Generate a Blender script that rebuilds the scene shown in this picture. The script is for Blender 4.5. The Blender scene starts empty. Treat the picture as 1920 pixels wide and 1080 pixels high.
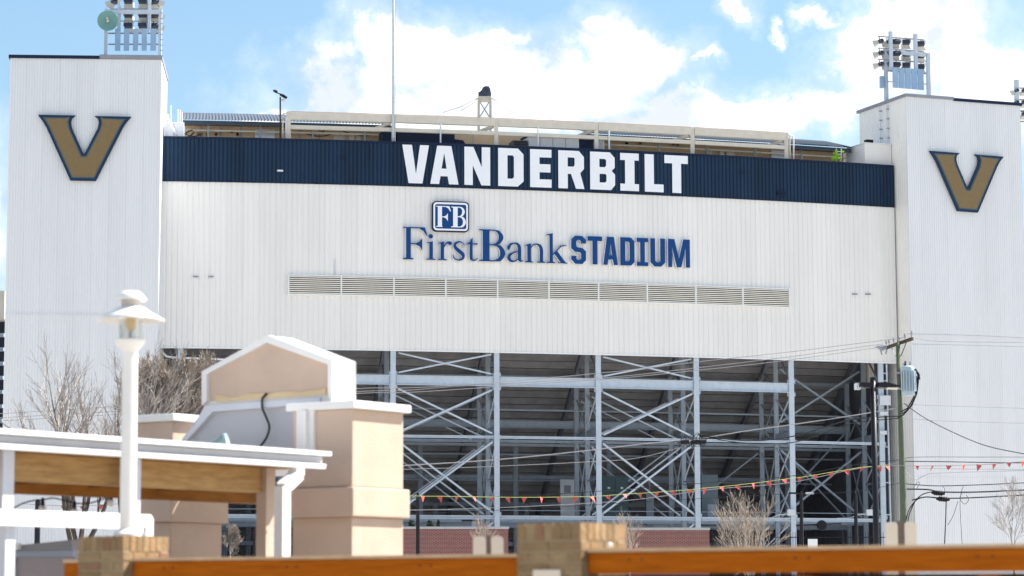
import bpy, math, random
from mathutils import Vector, Matrix
from mathutils.geometry import tessellate_polygon
random.seed(7)
S = bpy.context.scene
COL = S.collection

# ------------------------------------------------------------------ camera
F = 4745.0; PX = 835.0; PY = 540.0
TILT = math.atan(570 / F)
CZ = 1.7
ct, st = math.cos(TILT), math.sin(TILT)
cam_d = bpy.data.cameras.new('camera'); cam = bpy.data.objects.new('camera', cam_d); COL.objects.link(cam)
cam.location = (0, 0, CZ); cam.rotation_euler = (math.pi / 2 + TILT, 0, 0)
cam_d.sensor_width = 36; cam_d.lens = F / 1920 * 36; cam_d.shift_x = (960 - PX) / 1920
cam_d.clip_start = 0.5; cam_d.clip_end = 8000
cam_d.dof.use_dof = True; cam_d.dof.focus_distance = 160; cam_d.dof.aperture_fstop = 3.2
S.camera = cam

# ------------------------------------------------------------------ sun, sky, exposure
SUN_AZ = Vector((1.0, 0.37, 0)).normalized()      # towards the sun, on the ground
SUN_EL = math.radians(49)
sun_dir = Vector((SUN_AZ.x * math.cos(SUN_EL), SUN_AZ.y * math.cos(SUN_EL), math.sin(SUN_EL)))
sd = bpy.data.lights.new('sun', 'SUN'); sd.energy = 4.9; sd.angle = math.radians(0.53); sd.color = (1, .955, .89)
sun = bpy.data.objects.new('sun', sd); COL.objects.link(sun)
sun.rotation_euler = sun_dir.to_track_quat('Z', 'Y').to_euler(); sun.location = (60, 0, 90)
S.view_settings.view_transform = 'Standard'; S.view_settings.look = 'None'
S.view_settings.exposure = 1.48; S.view_settings.gamma = 1
S.view_settings.use_curve_mapping = False
S.render.engine = 'CYCLES'

W_ = bpy.data.worlds.new('World'); S.world = W_; W_.use_nodes = True
nt = W_.node_tree; nt.nodes.clear()
def N(tree, typ, **kw):
    n = tree.nodes.new(typ)
    for k, v in kw.items():
        if k.startswith('i_'):
            key = k[2:]
            n.inputs[int(key) if key.isdigit() else key].default_value = v
        else: setattr(n, k, v)
    return n
def L(tree, a, b): tree.links.new(a, b)
def MATH(tree, op, a, b=None, c=None, clamp=False):
    n = tree.nodes.new('ShaderNodeMath'); n.operation = op; n.use_clamp = clamp
    for i, x in enumerate((a, b, c)):
        if x is None: continue
        if isinstance(x, (int, float)): n.inputs[i].default_value = x
        else: tree.links.new(x, n.inputs[i])
    return n.outputs[0]

def ray(px, py):
    a = (px - PX) / F; b = -(py - PY) / F
    return Vector((a, ct - b * st, st + b * ct))

out = N(nt, 'ShaderNodeOutputWorld'); bg = N(nt, 'ShaderNodeBackground')
SKY_STRENGTH = 0.10
bg.inputs[1].default_value = SKY_STRENGTH
sky = N(nt, 'ShaderNodeTexSky'); sky.sky_type = 'NISHITA'; sky.sun_disc = False
sky.sun_elevation = SUN_EL; sky.sun_rotation = math.atan2(SUN_AZ.x, SUN_AZ.y)
sky.air_density = 1.0; sky.dust_density = 1.2; sky.ozone_density = 2.2; sky.altitude = 150
tc = N(nt, 'ShaderNodeTexCoord')
dirv = tc.outputs['Generated']
# cumulus banks: centres as sky directions, (az offset scale, elevation scale)
BLOBS = [  # px, py, rx px, ry px
    (610, 150, 80, 70), (700, 110, 95, 80), (790, 100, 100, 72), (880, 110, 100, 62), (960, 80, 55, 26), (800, 190, 300, 80),
    (990, 175, 190, 75), (1170, 120, 70, 72), (1240, 120, 70, 50), (1100, 190, 140, 62), (490, 203, 45, 18),
    (1260, 222, 220, 46), (1500, 205, 320, 44), (1680, 130, 120, 90), (1760, 40, 110, 75), (1640, 40, 60, 80),
    (1860, 150, 150, 75), (1540, 8, 34, 16), (1385, 20, 34, 30), (1318, 118, 26, 14), (1472, 48, 12, 12), (-60, 420, 85, 170), (1900, 230, 200, 80)]
noise1 = N(nt, 'ShaderNodeTexNoise', i_Scale=26.0, i_Detail=9.0, i_Roughness=0.62); L(nt, dirv, noise1.inputs['Vector'])
noise2 = N(nt, 'ShaderNodeTexNoise', i_Scale=90.0, i_Detail=6.0, i_Roughness=0.6); L(nt, dirv, noise2.inputs['Vector'])
wc = N(nt, 'ShaderNodeVectorMath', operation='SUBTRACT'); L(nt, noise1.outputs['Color'], wc.inputs[0]); wc.inputs[1].default_value = (.5, .5, .5)
ws = N(nt, 'ShaderNodeVectorMath', operation='SCALE'); L(nt, wc.outputs[0], ws.inputs[0]); ws.inputs['Scale'].default_value = .045
wd = N(nt, 'ShaderNodeVectorMath', operation='ADD'); L(nt, dirv, wd.inputs[0]); L(nt, ws.outputs[0], wd.inputs[1])
warped = wd.outputs[0]
acc = None
for (bx, by, rx, ry) in BLOBS:
    d0 = ray(bx, by).normalized()
    sub = N(nt, 'ShaderNodeVectorMath', operation='SUBTRACT'); L(nt, warped, sub.inputs[0]); sub.inputs[1].default_value = d0
    mul = N(nt, 'ShaderNodeVectorMath', operation='MULTIPLY'); L(nt, sub.outputs[0], mul.inputs[0])
    mul.inputs[1].default_value = (F / rx, 1.0, F / ry)
    ln = N(nt, 'ShaderNodeVectorMath', operation='LENGTH'); L(nt, mul.outputs[0], ln.inputs[0])
    v = MATH(nt, 'SUBTRACT', 1.0, ln.outputs['Value'])
    acc = v if acc is None else MATH(nt, 'SMOOTH_MAX', acc, v, 0.15)
acc = MATH(nt, 'MAXIMUM', acc, -1.2)
# the rest of the sky carries scattered clouds of the same kind
sep = N(nt, 'ShaderNodeSeparateXYZ'); L(nt, dirv, sep.inputs[0])
noise3 = N(nt, 'ShaderNodeTexNoise', i_Scale=4.2, i_Detail=7.0, i_Roughness=0.58); L(nt, dirv, noise3.inputs['Vector'])
oth = MATH(nt, 'MULTIPLY_ADD', noise3.outputs['Fac'], 7.0, -3.7)
fr = N(nt, 'ShaderNodeVectorMath', operation='DISTANCE'); L(nt, dirv, fr.inputs[0]); fr.inputs[1].default_value = ray(960, 540).normalized()
far = MATH(nt, 'MULTIPLY_ADD', fr.outputs['Value'], 6.0, -1.9, clamp=True)
oth = MATH(nt, 'MULTIPLY_ADD', far, MATH(nt, 'ADD', oth, 1.6), -1.6)
acc = MATH(nt, 'SMOOTH_MAX', acc, oth, 0.3)
dens = MATH(nt, 'ADD', acc, MATH(nt, 'MULTIPLY_ADD', noise1.outputs['Fac'], 1.6, -0.85))
dens = MATH(nt, 'ADD', dens, MATH(nt, 'MULTIPLY_ADD', noise2.outputs['Fac'], 1.0, -0.5))
mr = N(nt, 'ShaderNodeMapRange', interpolation_type='SMOOTHSTEP'); L(nt, dens, mr.inputs['Value'])
mr.inputs['From Min'].default_value = -0.18; mr.inputs['From Max'].default_value = 0.55
# thin veil around the banks
mrv = N(nt, 'ShaderNodeMapRange', interpolation_type='SMOOTHSTEP'); L(nt, dens, mrv.inputs['Value'])
mrv.inputs['From Min'].default_value = -0.9; mrv.inputs['From Max'].default_value = 0.4; mrv.inputs['To Max'].default_value = 0.35
cov = MATH(nt, 'MAXIMUM', mr.outputs[0], mrv.outputs[0])
shade = N(nt, 'ShaderNodeMapRange'); noise4 = N(nt, 'ShaderNodeTexNoise', i_Scale=34.0, i_Detail=5.0, i_Roughness=0.55, i_Distortion=.4); L(nt, dirv, noise4.inputs['Vector'])
L(nt, noise4.outputs['Fac'], shade.inputs['Value'])
shade.inputs['From Min'].default_value = .36; shade.inputs['From Max'].default_value = .56
ccol = N(nt, 'ShaderNodeMix', data_type='RGBA'); L(nt, shade.outputs[0], ccol.inputs['Factor'])
ccol.inputs['A'].default_value = (3.15, 3.4, 3.65, 1); ccol.inputs['B'].default_value = (5.2, 5.2, 5.2, 1)
# air near the horizon is milky
hz = N(nt, 'ShaderNodeMapRange', interpolation_type='SMOOTHSTEP'); L(nt, sep.outputs['Z'], hz.inputs['Value'])
hz.inputs['From Min'].default_value = 0.0; hz.inputs['From Max'].default_value = 0.34
hz.inputs['To Min'].default_value = 0.8; hz.inputs['To Max'].default_value = 0.0
gain = N(nt, 'ShaderNodeMix', data_type='RGBA', blend_type='MULTIPLY'); gain.inputs['Factor'].default_value = 1
L(nt, sky.outputs[0], gain.inputs['A']); gain.inputs['B'].default_value = (.58, .68, .68, 1)
skm = N(nt, 'ShaderNodeMix', data_type='RGBA'); L(nt, hz.outputs[0], skm.inputs['Factor'])
L(nt, gain.outputs['Result'], skm.inputs['A']); skm.inputs['B'].default_value = (2.0, 2.7, 3.25, 1)
fin = N(nt, 'ShaderNodeMix', data_type='RGBA'); L(nt, cov, fin.inputs['Factor'])
L(nt, skm.outputs['Result'], fin.inputs['A']); L(nt, ccol.outputs['Result'], fin.inputs['B'])
L(nt, fin.outputs['Result'], bg.inputs[0]); L(nt, bg.outputs[0], out.inputs[0])

# ------------------------------------------------------------------ materials
MATS = {}
def mat(name, c, rough=.6, metal=0., var=.06, scale=2.0, stretch=(1, 1, 1), bump=0., bscale=30., c2=None, spec=.2, streak=0., **kw):
    if name in MATS: return MATS[name]
    m = bpy.data.materials.new(name); m.use_nodes = True; t = m.node_tree
    b = t.nodes['Principled BSDF']; b.inputs['Roughness'].default_value = rough; b.inputs['Metallic'].default_value = metal
    b.inputs['Specular IOR Level'].default_value = spec
    geo = N(t, 'ShaderNodeNewGeometry'); mp = N(t, 'ShaderNodeMapping'); L(t, geo.outputs['Position'], mp.inputs['Vector'])
    mp.inputs['Scale'].default_value = stretch
    no = N(t, 'ShaderNodeTexNoise', i_Scale=scale, i_Detail=6.0, i_Roughness=.6); L(t, mp.outputs[0], no.inputs['Vector'])
    r = N(t, 'ShaderNodeMapRange'); L(t, no.outputs['Fac'], r.inputs['Value'])
    r.inputs['From Min'].default_value = .3; r.inputs['From Max'].default_value = .7
    mx = N(t, 'ShaderNodeMix', data_type='RGBA'); L(t, r.outputs[0], mx.inputs['Factor'])
    lo = c2 if c2 else tuple(x * (1 - var * 1.6) for x in c)
    hi = c if c2 else tuple(min(1, x * (1 + var * .6)) for x in c)
    mx.inputs['A'].default_value = (*lo, 1); mx.inputs['B'].default_value = (*hi, 1)
    col = mx.outputs['Result']
    if streak:   # rain dirt running down
        mp2 = N(t, 'ShaderNodeMapping'); L(t, geo.outputs['Position'], mp2.inputs['Vector']); mp2.inputs['Scale'].default_value = (3.2, 3.2, .09)
        n2 = N(t, 'ShaderNodeTexNoise', i_Scale=1.0, i_Detail=5.0, i_Roughness=.65); L(t, mp2.outputs[0], n2.inputs['Vector'])
        r2 = N(t, 'ShaderNodeMapRange'); L(t, n2.outputs['Fac'], r2.inputs['Value'])
        r2.inputs['From Min'].default_value = .52; r2.inputs['From Max'].default_value = .75; r2.inputs['To Max'].default_value = streak
        m2 = N(t, 'ShaderNodeMix', data_type='RGBA'); L(t, r2.outputs[0], m2.inputs['Factor']); L(t, col, m2.inputs['A'])
        m2.inputs['B'].default_value = (c[0] * .55, c[1] * .54, c[2] * .52, 1); col = m2.outputs['Result']
    if kw.get('orand'):
        oi = N(t, 'ShaderNodeObjectInfo'); rr = N(t, 'ShaderNodeMapRange'); L(t, oi.outputs['Random'], rr.inputs['Value'])
        rr.inputs['To Min'].default_value = 1 - kw['orand']; rr.inputs['To Max'].default_value = 1 + kw['orand'] * .4
        vm = N(t, 'ShaderNodeVectorMath', operation='SCALE'); L(t, col, vm.inputs[0]); L(t, rr.outputs[0], vm.inputs['Scale']); col = vm.outputs[0]
    L(t, col, b.inputs['Base Color'])
    if bump:
        nb = N(t, 'ShaderNodeTexNoise', i_Scale=bscale, i_Detail=5.0); L(t, mp.outputs[0], nb.inputs['Vector'])
        bp = N(t, 'ShaderNodeBump', i_Strength=bump); bp.inputs['Distance'].default_value = .02
        L(t, nb.outputs['Fac'], bp.inputs['Height']); L(t, bp.outputs[0], b.inputs['Normal'])
    if kw.get('emit'):
        b.inputs['Emission Color'].default_value = (*kw['emit'], 1); b.inputs['Emission Strength'].default_value = kw.get('es', 1)
    if kw.get('trans'):
        b.inputs['Transmission Weight'].default_value = kw['trans']; b.inputs['IOR'].default_value = 1.3
    if kw.get('alpha'):
        b.inputs['Alpha'].default_value = kw['alpha']
    MATS[name] = m; return m

WALLC = mat('white_ribbed_metal', (.775, .762, .742), .6, var=.025, scale=.7, stretch=(1, 1, .25), streak=.09, orand=.035)
TOWERC = mat('pale_grey_metal', (.725, .735, .76), .6, var=.025, scale=.6, stretch=(1, 1, .2), streak=.08, orand=.03)
NAVY = mat('navy_metal', (.0115, .032, .070), .55, orand=.16, var=.12, scale=.8, stretch=(1, 1, .3), streak=.3)
NAVY2 = mat('dark_navy_paint', (.008, .018, .05), .6, var=.15)
GTRIM = mat('grey_trim', (.26, .27, .31), .5)
WHITE = mat('white_paint', (.78, .79, .80), .5, var=.04)
LETW = mat('white_vinyl', (.80, .82, .86), .5, var=.02)
BLUE = mat('blue_sign_face', (.003, .052, .20), .6, var=.03)
RET = mat('sign_return', (.86, .89, .95), .4, var=.02)
GOLD = mat('old_gold', (.205, .146, .072), .6, var=.06, scale=4)
VGREY = mat('slate_blue_line', (.07, .11, .15), .6)
VNAV = mat('emblem_navy', (.010, .035, .075), .6)
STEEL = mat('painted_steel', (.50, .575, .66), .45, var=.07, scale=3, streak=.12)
STEELD = mat('painted_steel_shaded', (.29, .345, .41), .5, var=.08, scale=3)  # darker copy of the steel paint; shade under the stand is in its colour
CONC = mat('seating_underside', (.29, .295, .315), .8, var=.14, scale=1.2, bump=.2)
RAKER = mat('raker_steel', (.17, .19, .23), .6)
CREAM = mat('cream_paint', (.62, .58, .50), .55, var=.06)
TAN = mat('tan_panel', (.62, .46, .29), .7, var=.08, scale=1.5)
ROOFB = mat('blue_grey_roof', (.075, .095, .13), .8, var=.1)
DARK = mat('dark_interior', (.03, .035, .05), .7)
BLACK = mat('black_paint', (.012, .012, .018), .4)
CABLE = mat('black_cable', (.015, .015, .018), .5)
WIRE = mat('weathered_wire', (.33, .32, .33), .5)
WOODG = mat('treated_pole_wood', (.13, .155, .105), .85, var=.2, scale=6, stretch=(6, 6, .5), bump=.4)
BARK = mat('bark', (.17, .14, .12), .9, var=.25, scale=8, bump=.4)
TWIG = mat('twig', (.46, .41, .38), .9, var=.3, scale=5)
TWIGB = mat('pale_twig', (.42, .355, .30), .9, var=.3, scale=5)
STUCCO = mat('tan_stucco', (.53, .40, .315), .95, streak=.12, var=.08, scale=1.2, bump=.25, bscale=60)
STUCCOW = mat('grey_stucco', (.47, .47, .50), .9, var=.05, scale=1.2, bump=.2, bscale=60)
TRIMW = mat('white_trim', (.70, .68, .66), .6, streak=.10, var=.04)
FASCIA = mat('fascia_white', (.60, .61, .66), .55, streak=.12, var=.05)
TIMBER = mat('timber_tan', (.47, .29, .12), .7, var=.3, scale=3, stretch=(1.2, 1.2, 9), c2=(.30, .165, .06), bump=.2)
TIMBO = mat('timber_orange', (.33, .135, .022), .65, var=.3, scale=3, stretch=(1.2, 1.2, 9), c2=(.21, .08, .012))
CEDAR = mat('orange_stained_cedar', (.47, .125, .008), .8, spec=.05, scale=2.6, stretch=(1.1, 1.1, 22), c2=(.30, .072, .004), bump=.3)
MORTAR = mat('mortar', (.38, .30, .20), .95, bump=.4)
BRICKS = [mat('brick_tan_' + w, c, .9, var=.16, scale=9, bump=.35) for w, c in
          (('a', (.27, .18, .095)), ('b', (.245, .165, .085)), ('c', (.30, .19, .10)), ('d', (.26, .145, .085)), ('e', (.31, .215, .12)))]
CREAMB = mat('cream_board', (.74, .64, .52), .6)
PINK = mat('red_orange_pennant', (.86, .15, .12), .6, var=.08, scale=9)
CORDY = mat('yellow_green_cord', (.45, .52, .16), .7)
CORDD = mat('grey_cord', (.22, .2, .2), .7)
TRANSF = mat('transformer_paint', (.45, .54, .60), .35)
INSUL = mat('grey_porcelain', (.34, .34, .38), .3)
GLASS = mat('lamp_glass', (.93, .94, .93), .05, trans=.9, spec=.4)
LAMPW = mat('lamp_white', (.80, .78, .75), .45)
BULB = mat('bulb_glass', (.85, .84, .82), .2)
AMBER = mat('amber_lamp_core', (.8, .55, .18), .4)
GREEND = mat('green_dish', (.17, .34, .31), .5)
PANB = mat('sky_blue_panel', (.30, .44, .60), .5)
GREENC = mat('lime_cloth', (.28, .55, .03), .7)
REDP = mat('dull_red', (.35, .12, .12), .6)
CABIN = mat('grey_green_cabinet', (.06, .10, .11), .6)
OFFW = mat('off_white_box', (.62, .65, .70), .5)

def redbrick():
    m = bpy.data.materials.new('red_brickwork'); m.use_nodes = True; t = m.node_tree; b = t.nodes['Principled BSDF']
    b.inputs['Roughness'].default_value = .9
    tcn = N(t, 'ShaderNodeTexCoord'); sp = N(t, 'ShaderNodeSeparateXYZ'); L(t, tcn.outputs['Object'], sp.inputs[0])
    cb = N(t, 'ShaderNodeCombineXYZ'); L(t, sp.outputs['X'], cb.inputs[0]); L(t, sp.outputs['Z'], cb.inputs[1])
    br = N(t, 'ShaderNodeTexBrick', i_Scale=1.0); L(t, cb.outputs[0], br.inputs['Vector'])
    br.inputs['Color1'].default_value = (.17, .040, .036, 1); br.inputs['Color2'].default_value = (.095, .026, .032, 1); br.inputs['Mortar'].default_value = (.30, .19, .17, 1)
    br.inputs['Brick Width'].default_value = .22; br.inputs['Row Height'].default_value = .075; br.inputs['Mortar Size'].default_value = .014
    L(t, br.outputs['Color'], b.inputs['Base Color']); return m
REDBR = redbrick()

# ------------------------------------------------------------------ mesh helpers
def V3(*a): return Vector(a)
class MB:
    def __init__(s): s.v = []; s.f = []
    def add(s, vs, fs):
        o = len(s.v); s.v += [tuple(v) for v in vs]; s.f += [tuple(i + o for i in f) for f in fs]; return s
    def obb(s, c, a, b, d):
        c, a, b, d = Vector(c), Vector(a), Vector(b), Vector(d)
        vs = [c + a * i + b * j + d * k for k in (-1, 1) for j in (-1, 1) for i in (-1, 1)]
        fs = [(0, 2, 3, 1), (4, 5, 7, 6), (0, 1, 5, 4), (2, 6, 7, 3), (0, 4, 6, 2), (1, 3, 7, 5)]
        if a.cross(b).dot(d) < 0: fs = [f[::-1] for f in fs]
        return s.add(vs, fs)
    def box(s, x0, x1, y0, y1, z0, z1):
        return s.obb(((x0 + x1) / 2, (y0 + y1) / 2, (z0 + z1) / 2), ((x1 - x0) / 2, 0, 0), (0, (y1 - y0) / 2, 0), (0, 0, (z1 - z0) / 2))
    def beam(s, p, q, w, h=None, up=(0, 0, 1)):
        h = w if h is None else h
        p, q = Vector(p), Vector(q); d = q - p
        u = Vector(up)
        if abs(d.normalized().dot(u)) > .99: u = Vector((0, 1, 0))
        side = d.cross(u).normalized(); u2 = side.cross(d).normalized()
        return s.obb((p + q) / 2, d / 2, side * w / 2, u2 * h / 2)
    def tube(s, pts, r, n=6, closed_ends=True):
        pts = [Vector(p) for p in pts]
        rs = r if isinstance(r, (list, tuple)) else [r] * len(pts)
        vs = []; fs = []; ref = None
        for i, p in enumerate(pts):
            d = (pts[min(i + 1, len(pts) - 1)] - pts[max(i - 1, 0)])
            if d.length < 1e-9: d = Vector((0, 0, 1))
            d.normalize()
            if ref is None:
                ref = Vector((0, 0, 1)) if abs(d.z) < .9 else Vector((1, 0, 0))
            a = d.cross(ref); 
            if a.length < 1e-6: a = d.cross(Vector((0, 1, 0)))
            a.normalize(); b = d.cross(a); ref = -b if False else a.cross(d)
            for k in range(n):
                t = 2 * math.pi * k / n
                vs.append(p + a * math.cos(t) * rs[i] + b * math.sin(t) * rs[i])
        for i in range(len(pts) - 1):
            for k in range(n):
                k2 = (k + 1) % n
                fs.append((i * n + k, i * n + k2, (i + 1) * n + k2, (i + 1) * n + k))
        if closed_ends:
            fs.append(tuple(range(n))[::-1]); fs.append(tuple((len(pts) - 1) * n + k for k in range(n)))
        return s.add(vs, fs)
    def prism(s, poly, o, ex, ey, ez, depth, holes=()):
        """poly in (a,b) -> o + a*ex + b*ey, extruded 'depth' along ez"""
        o, ex, ey, ez = Vector(o), Vector(ex), Vector(ey), Vector(ez)
        loops = [list(poly)] + [list(h) for h in holes]
        tri = tessellate_polygon([[Vector((a, b, 0)) for a, b in lp] for lp in loops])
        flat = [p for lp in loops for p in lp]; n = len(flat)
        fr = [o + ex * a + ey * b + ez * depth for a, b in flat]; bk = [o + ex * a + ey * b for a, b in flat]
        fs = []
        up = ex.cross(ey).dot(ez) > 0
        for t in tri:
            p = [flat[i] for i in t]
            ar = (p[1][0] - p[0][0]) * (p[2][1] - p[0][1]) - (p[1][1] - p[0][1]) * (p[2][0] - p[0][0])
            t2 = tuple(t) if (ar > 0) == up else tuple(t)[::-1]
            fs.append(t2); fs.append(tuple(i + n for i in t2[::-1]))
        k = 0
        for lp in loops:
            m = len(lp)
            for i in range(m):
                j = (i + 1) % m
                fs.append((k + i, k + j, n + k + j, n + k + i))
            k += m
        return s.add(fr + bk, fs)
    def lathe(s, prof, c, n=24, ax=None):
        c = Vector(c); ez = Vector(ax).normalized() if ax is not None else Vector((0, 0, 1))
        ex = ez.cross(Vector((0, 1, 0))) if abs(ez.y) < .9 else ez.cross(Vector((1, 0, 0)))
        ex.normalize(); ey = ez.cross(ex)
        vs = []; fs = []
        for r, z in prof:
            for k in range(n):
                t = 2 * math.pi * k / n
                vs.append(c + ez * z + ex * r * math.cos(t) + ey * r * math.sin(t))
        for i in range(len(prof) - 1):
            for k in range(n):
                k2 = (k + 1) % n; fs.append((i * n + k, i * n + k2, (i + 1) * n + k2, (i + 1) * n + k))
        return s.add(vs, fs)
    def build(s, name, m, parent=None, smooth=False, bevel=0., label=None, kind=None):
        me = bpy.data.meshes.new(name)
        off = wl(parent) if parent else Vector((0, 0, 0))
        own = Vector((0, 0, 0))
        me.from_pydata([tuple(Vector(v) - off) for v in s.v], [], s.f); me.update()
        me.materials.append(m)
        if smooth:
            for p in me.polygons: p.use_smooth = True
        o = bpy.data.objects.new(name, me); COL.objects.link(o)
        if parent: o.parent = parent
        if bevel:
            bv = o.modifiers.new('bevel', 'BEVEL'); bv.width = bevel; bv.segments = 2; bv.limit_method = 'ANGLE'
        if label: o['label'] = label
        if kind: o['kind'] = kind
        return o
def wl(o):
    p = Vector((0, 0, 0))
    while o is not None: p = p + o.location; o = o.parent
    return p
def tag(o, label, cat, group=None, kind=None):
    o['label'] = label; o['category'] = cat
    if group: o['group'] = group
    if kind: o['kind'] = kind
    return o
def thing(name, label, cat, loc=(0, 0, 0), group=None):
    o = bpy.data.objects.new(name, None); COL.objects.link(o); o.location = loc; o.empty_display_size = .3
    return tag(o, label, cat, group)
def inst(src, parent, world, rotz=0.0, name=None):
    c = src.copy(); COL.objects.link(c); c.parent = parent; c.location = Vector(world) - (wl(parent) if parent else Vector((0, 0, 0)))
    c.rotation_euler = (0, 0, rotz); return c

def atY(px, py, Y):
    d = ray(px, py); k = Y / d.y; return Vector((d.x * k, Y, CZ + d.z * k))
def on_z(px, py, z):
    d = ray(px, py); k = (z - CZ) / d.z; return Vector((d.x * k, d.y * k, z))
def on_plane(px, py, p0, n):
    d = ray(px, py); c = Vector((0, 0, CZ)); k = (Vector(p0) - c).dot(Vector(n)) / d.dot(Vector(n)); return c + d * k

# the stand's outer wall is a gentle arc
WB, WC = .193, .00293
def WY(x): return 160 + WB * x + WC * x * x
def WS(x): return WB + 2 * WC * x
def wall(px, py, back=0.):
    d = ray(px, py); k = 160 / d.y
    for _ in range(12):
        x, y = d.x * k, d.y * k
        k -= (y - WY(x) - back) / (d.y - WS(x) * d.x)
    return Vector((d.x * k, d.y * k, CZ + d.z * k))
def tang(x):
    t = Vector((1, WS(x), 0)).normalized(); return t, Vector((t.y, -t.x, 0))   # along, outwards (to the camera)
Z_TOP, Z_NB, Z_WB = 30.27, 27.44, 16.93
BD = Vector((-.125, 1, 0))         # direction of the bents, into the stand
def Z840(py, back=0): return wall(840, py, back).z

# ------------------------------------------------------------------ ground
g = MB().add([(-1500, -200, 0), (1500, -200, 0), (1500, 3500, 0), (-1500, 3500, 0)], [(0, 1, 2, 3)]).build('ground', mat('ground_concrete', (.46, .43, .39), .9, var=.15, scale=.3, bump=.2), kind='structure')
MB().box(-150, 150, 70, 98, -.2, .004).build('road', mat('asphalt', (.06, .06, .062), .9, var=.2, scale=1.5, bump=.3), kind='structure')
MB().box(-150, 150, 98.0, 101.0, -.2, .13).build('pavement', mat('pavement_concrete', (.42, .41, .38), .9, var=.1, scale=1), kind='structure')
MB().box(-150, 150, 84.0, 84.15, -.1, .008).build('lane_marking', mat('yellow_marking', (.6, .42, .05), .7), kind='structure')

# ------------------------------------------------------------------ grandstand
ST = thing('grandstand', 'wide white stadium stand on exposed steel columns with a navy band along its top', 'grandstand', (0, 160, 0))
XL = wall(302, 500).x; XR = wall(1677, 400).x
# arc-length sampling
def arc(x0, x1, n):
    xs = [x0 + (x1 - x0) * i / 400 for i in range(401)]; Ls = [0]
    for i in range(400): Ls.append(Ls[-1] + math.hypot(xs[i + 1] - xs[i], WY(xs[i + 1]) - WY(xs[i])))
    res = []; j = 0
    for k in range(n + 1):
        t = Ls[-1] * k / n
        while j < 399 and Ls[j + 1] < t: j += 1
        u = (t - Ls[j]) / (Ls[j + 1] - Ls[j]); res.append(xs[j] + u * (xs[j + 1] - xs[j]))
    return res, Ls[-1]
NP = 48
px_, LEN = arc(XL, XR, NP)
PW = LEN / NP
def ribbed(w, z0, z1, ribs, dep, back=.14, gw=.22, sl=.1):
    pr = []; p = w / ribs
    for i in range(ribs):
        a = i * p
        pr += [(a, 0), (a + p * (1 - gw - 2 * sl), 0), (a + p * (1 - gw - sl), dep), (a + p * (1 - sl), dep)]
    pr += [(w, 0), (w, back), (0, back)]
    return MB().prism(pr, (0, 0, z0), (1, 0, 0), (0, 1, 0), (0, 0, 1), z1 - z0)
def lay_panels(name, m, z0, z1, ribs, dep, dz=0., fwd=0.):
    src = ribbed(PW - .004, z0, z1, ribs, dep).build(name, m, None)
    for i in range(NP):
        x0 = px_[i]; x1 = px_[i + 1]
        t = Vector((x1 - x0, WY(x1) - WY(x0), 0)).normalized()
        o = src if i == 0 else inst(src, ST, (0, 0, 0))
        if i == 0: o.parent = ST
        nn = Vector((t.y, -t.x, 0))
        o.location = Vector((x0, WY(x0), random.uniform(-.003, .003))) + nn * (fwd + random.uniform(-.003, .003)) - ST.location
        o.rotation_euler = (0, 0, math.atan2(t.y, t.x))
lay_panels('cladding_panel', WALLC, Z_WB, Z_NB - .003, 3, .032)
lay_panels('navy_band_panel', NAVY, Z_NB, Z_TOP - .12, 4, .05, fwd=.05)
# caps that follow the arc
def sweep(m_pts, prof):
    """m_pts: list of (x, y) path; prof: list of (back, z) closed"""
    mb = MB(); vs = []; n = len(prof)
    for i, (x, y) in enumerate(m_pts):
        a = m_pts[max(i - 1, 0)]; b = m_pts[min(i + 1, len(m_pts) - 1)]
        t = Vector((b[0] - a[0], b[1] - a[1], 0)).normalized(); nn = Vector((-t.y, t.x, 0))
        for (bk, z) in prof: vs.append(Vector((x, y, 0)) + nn * bk + Vector((0, 0, z)))
    fs = []
    for i in range(len(m_pts) - 1):
        for k in range(n):
            k2 = (k + 1) % n; fs.append((i * n + k, (i + 1) * n + k, (i + 1) * n + k2, i * n + k2))
    fs.append(tuple(range(n))); fs.append(tuple((len(m_pts) - 1) * n + k for k in range(n))[::-1])
    return mb.add(vs, fs)
def rect(b0, b1, z0, z1): return [(b0, z0), (b0, z1), (b1, z1), (b1, z0)]
path = [(x, WY(x)) for x in px_]
sweep(path, rect(-.09, .3, Z_TOP - .12, Z_TOP)).build('coping', NAVY2, ST)
sweep(path, rect(-.075, .0, Z_NB - .05, Z_NB)).build('drip_edge', NAVY2, ST)
sweep(path, rect(-.03, .14, Z_WB - .09, Z_WB)).build('bottom_trim', WHITE, ST)
# wall backing floor so the inside of the clad storey is closed
sweep(path, rect(.2, .5, Z_WB + 3.2, Z_TOP - .3)).build('inner_wall', DARK, ST)
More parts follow.
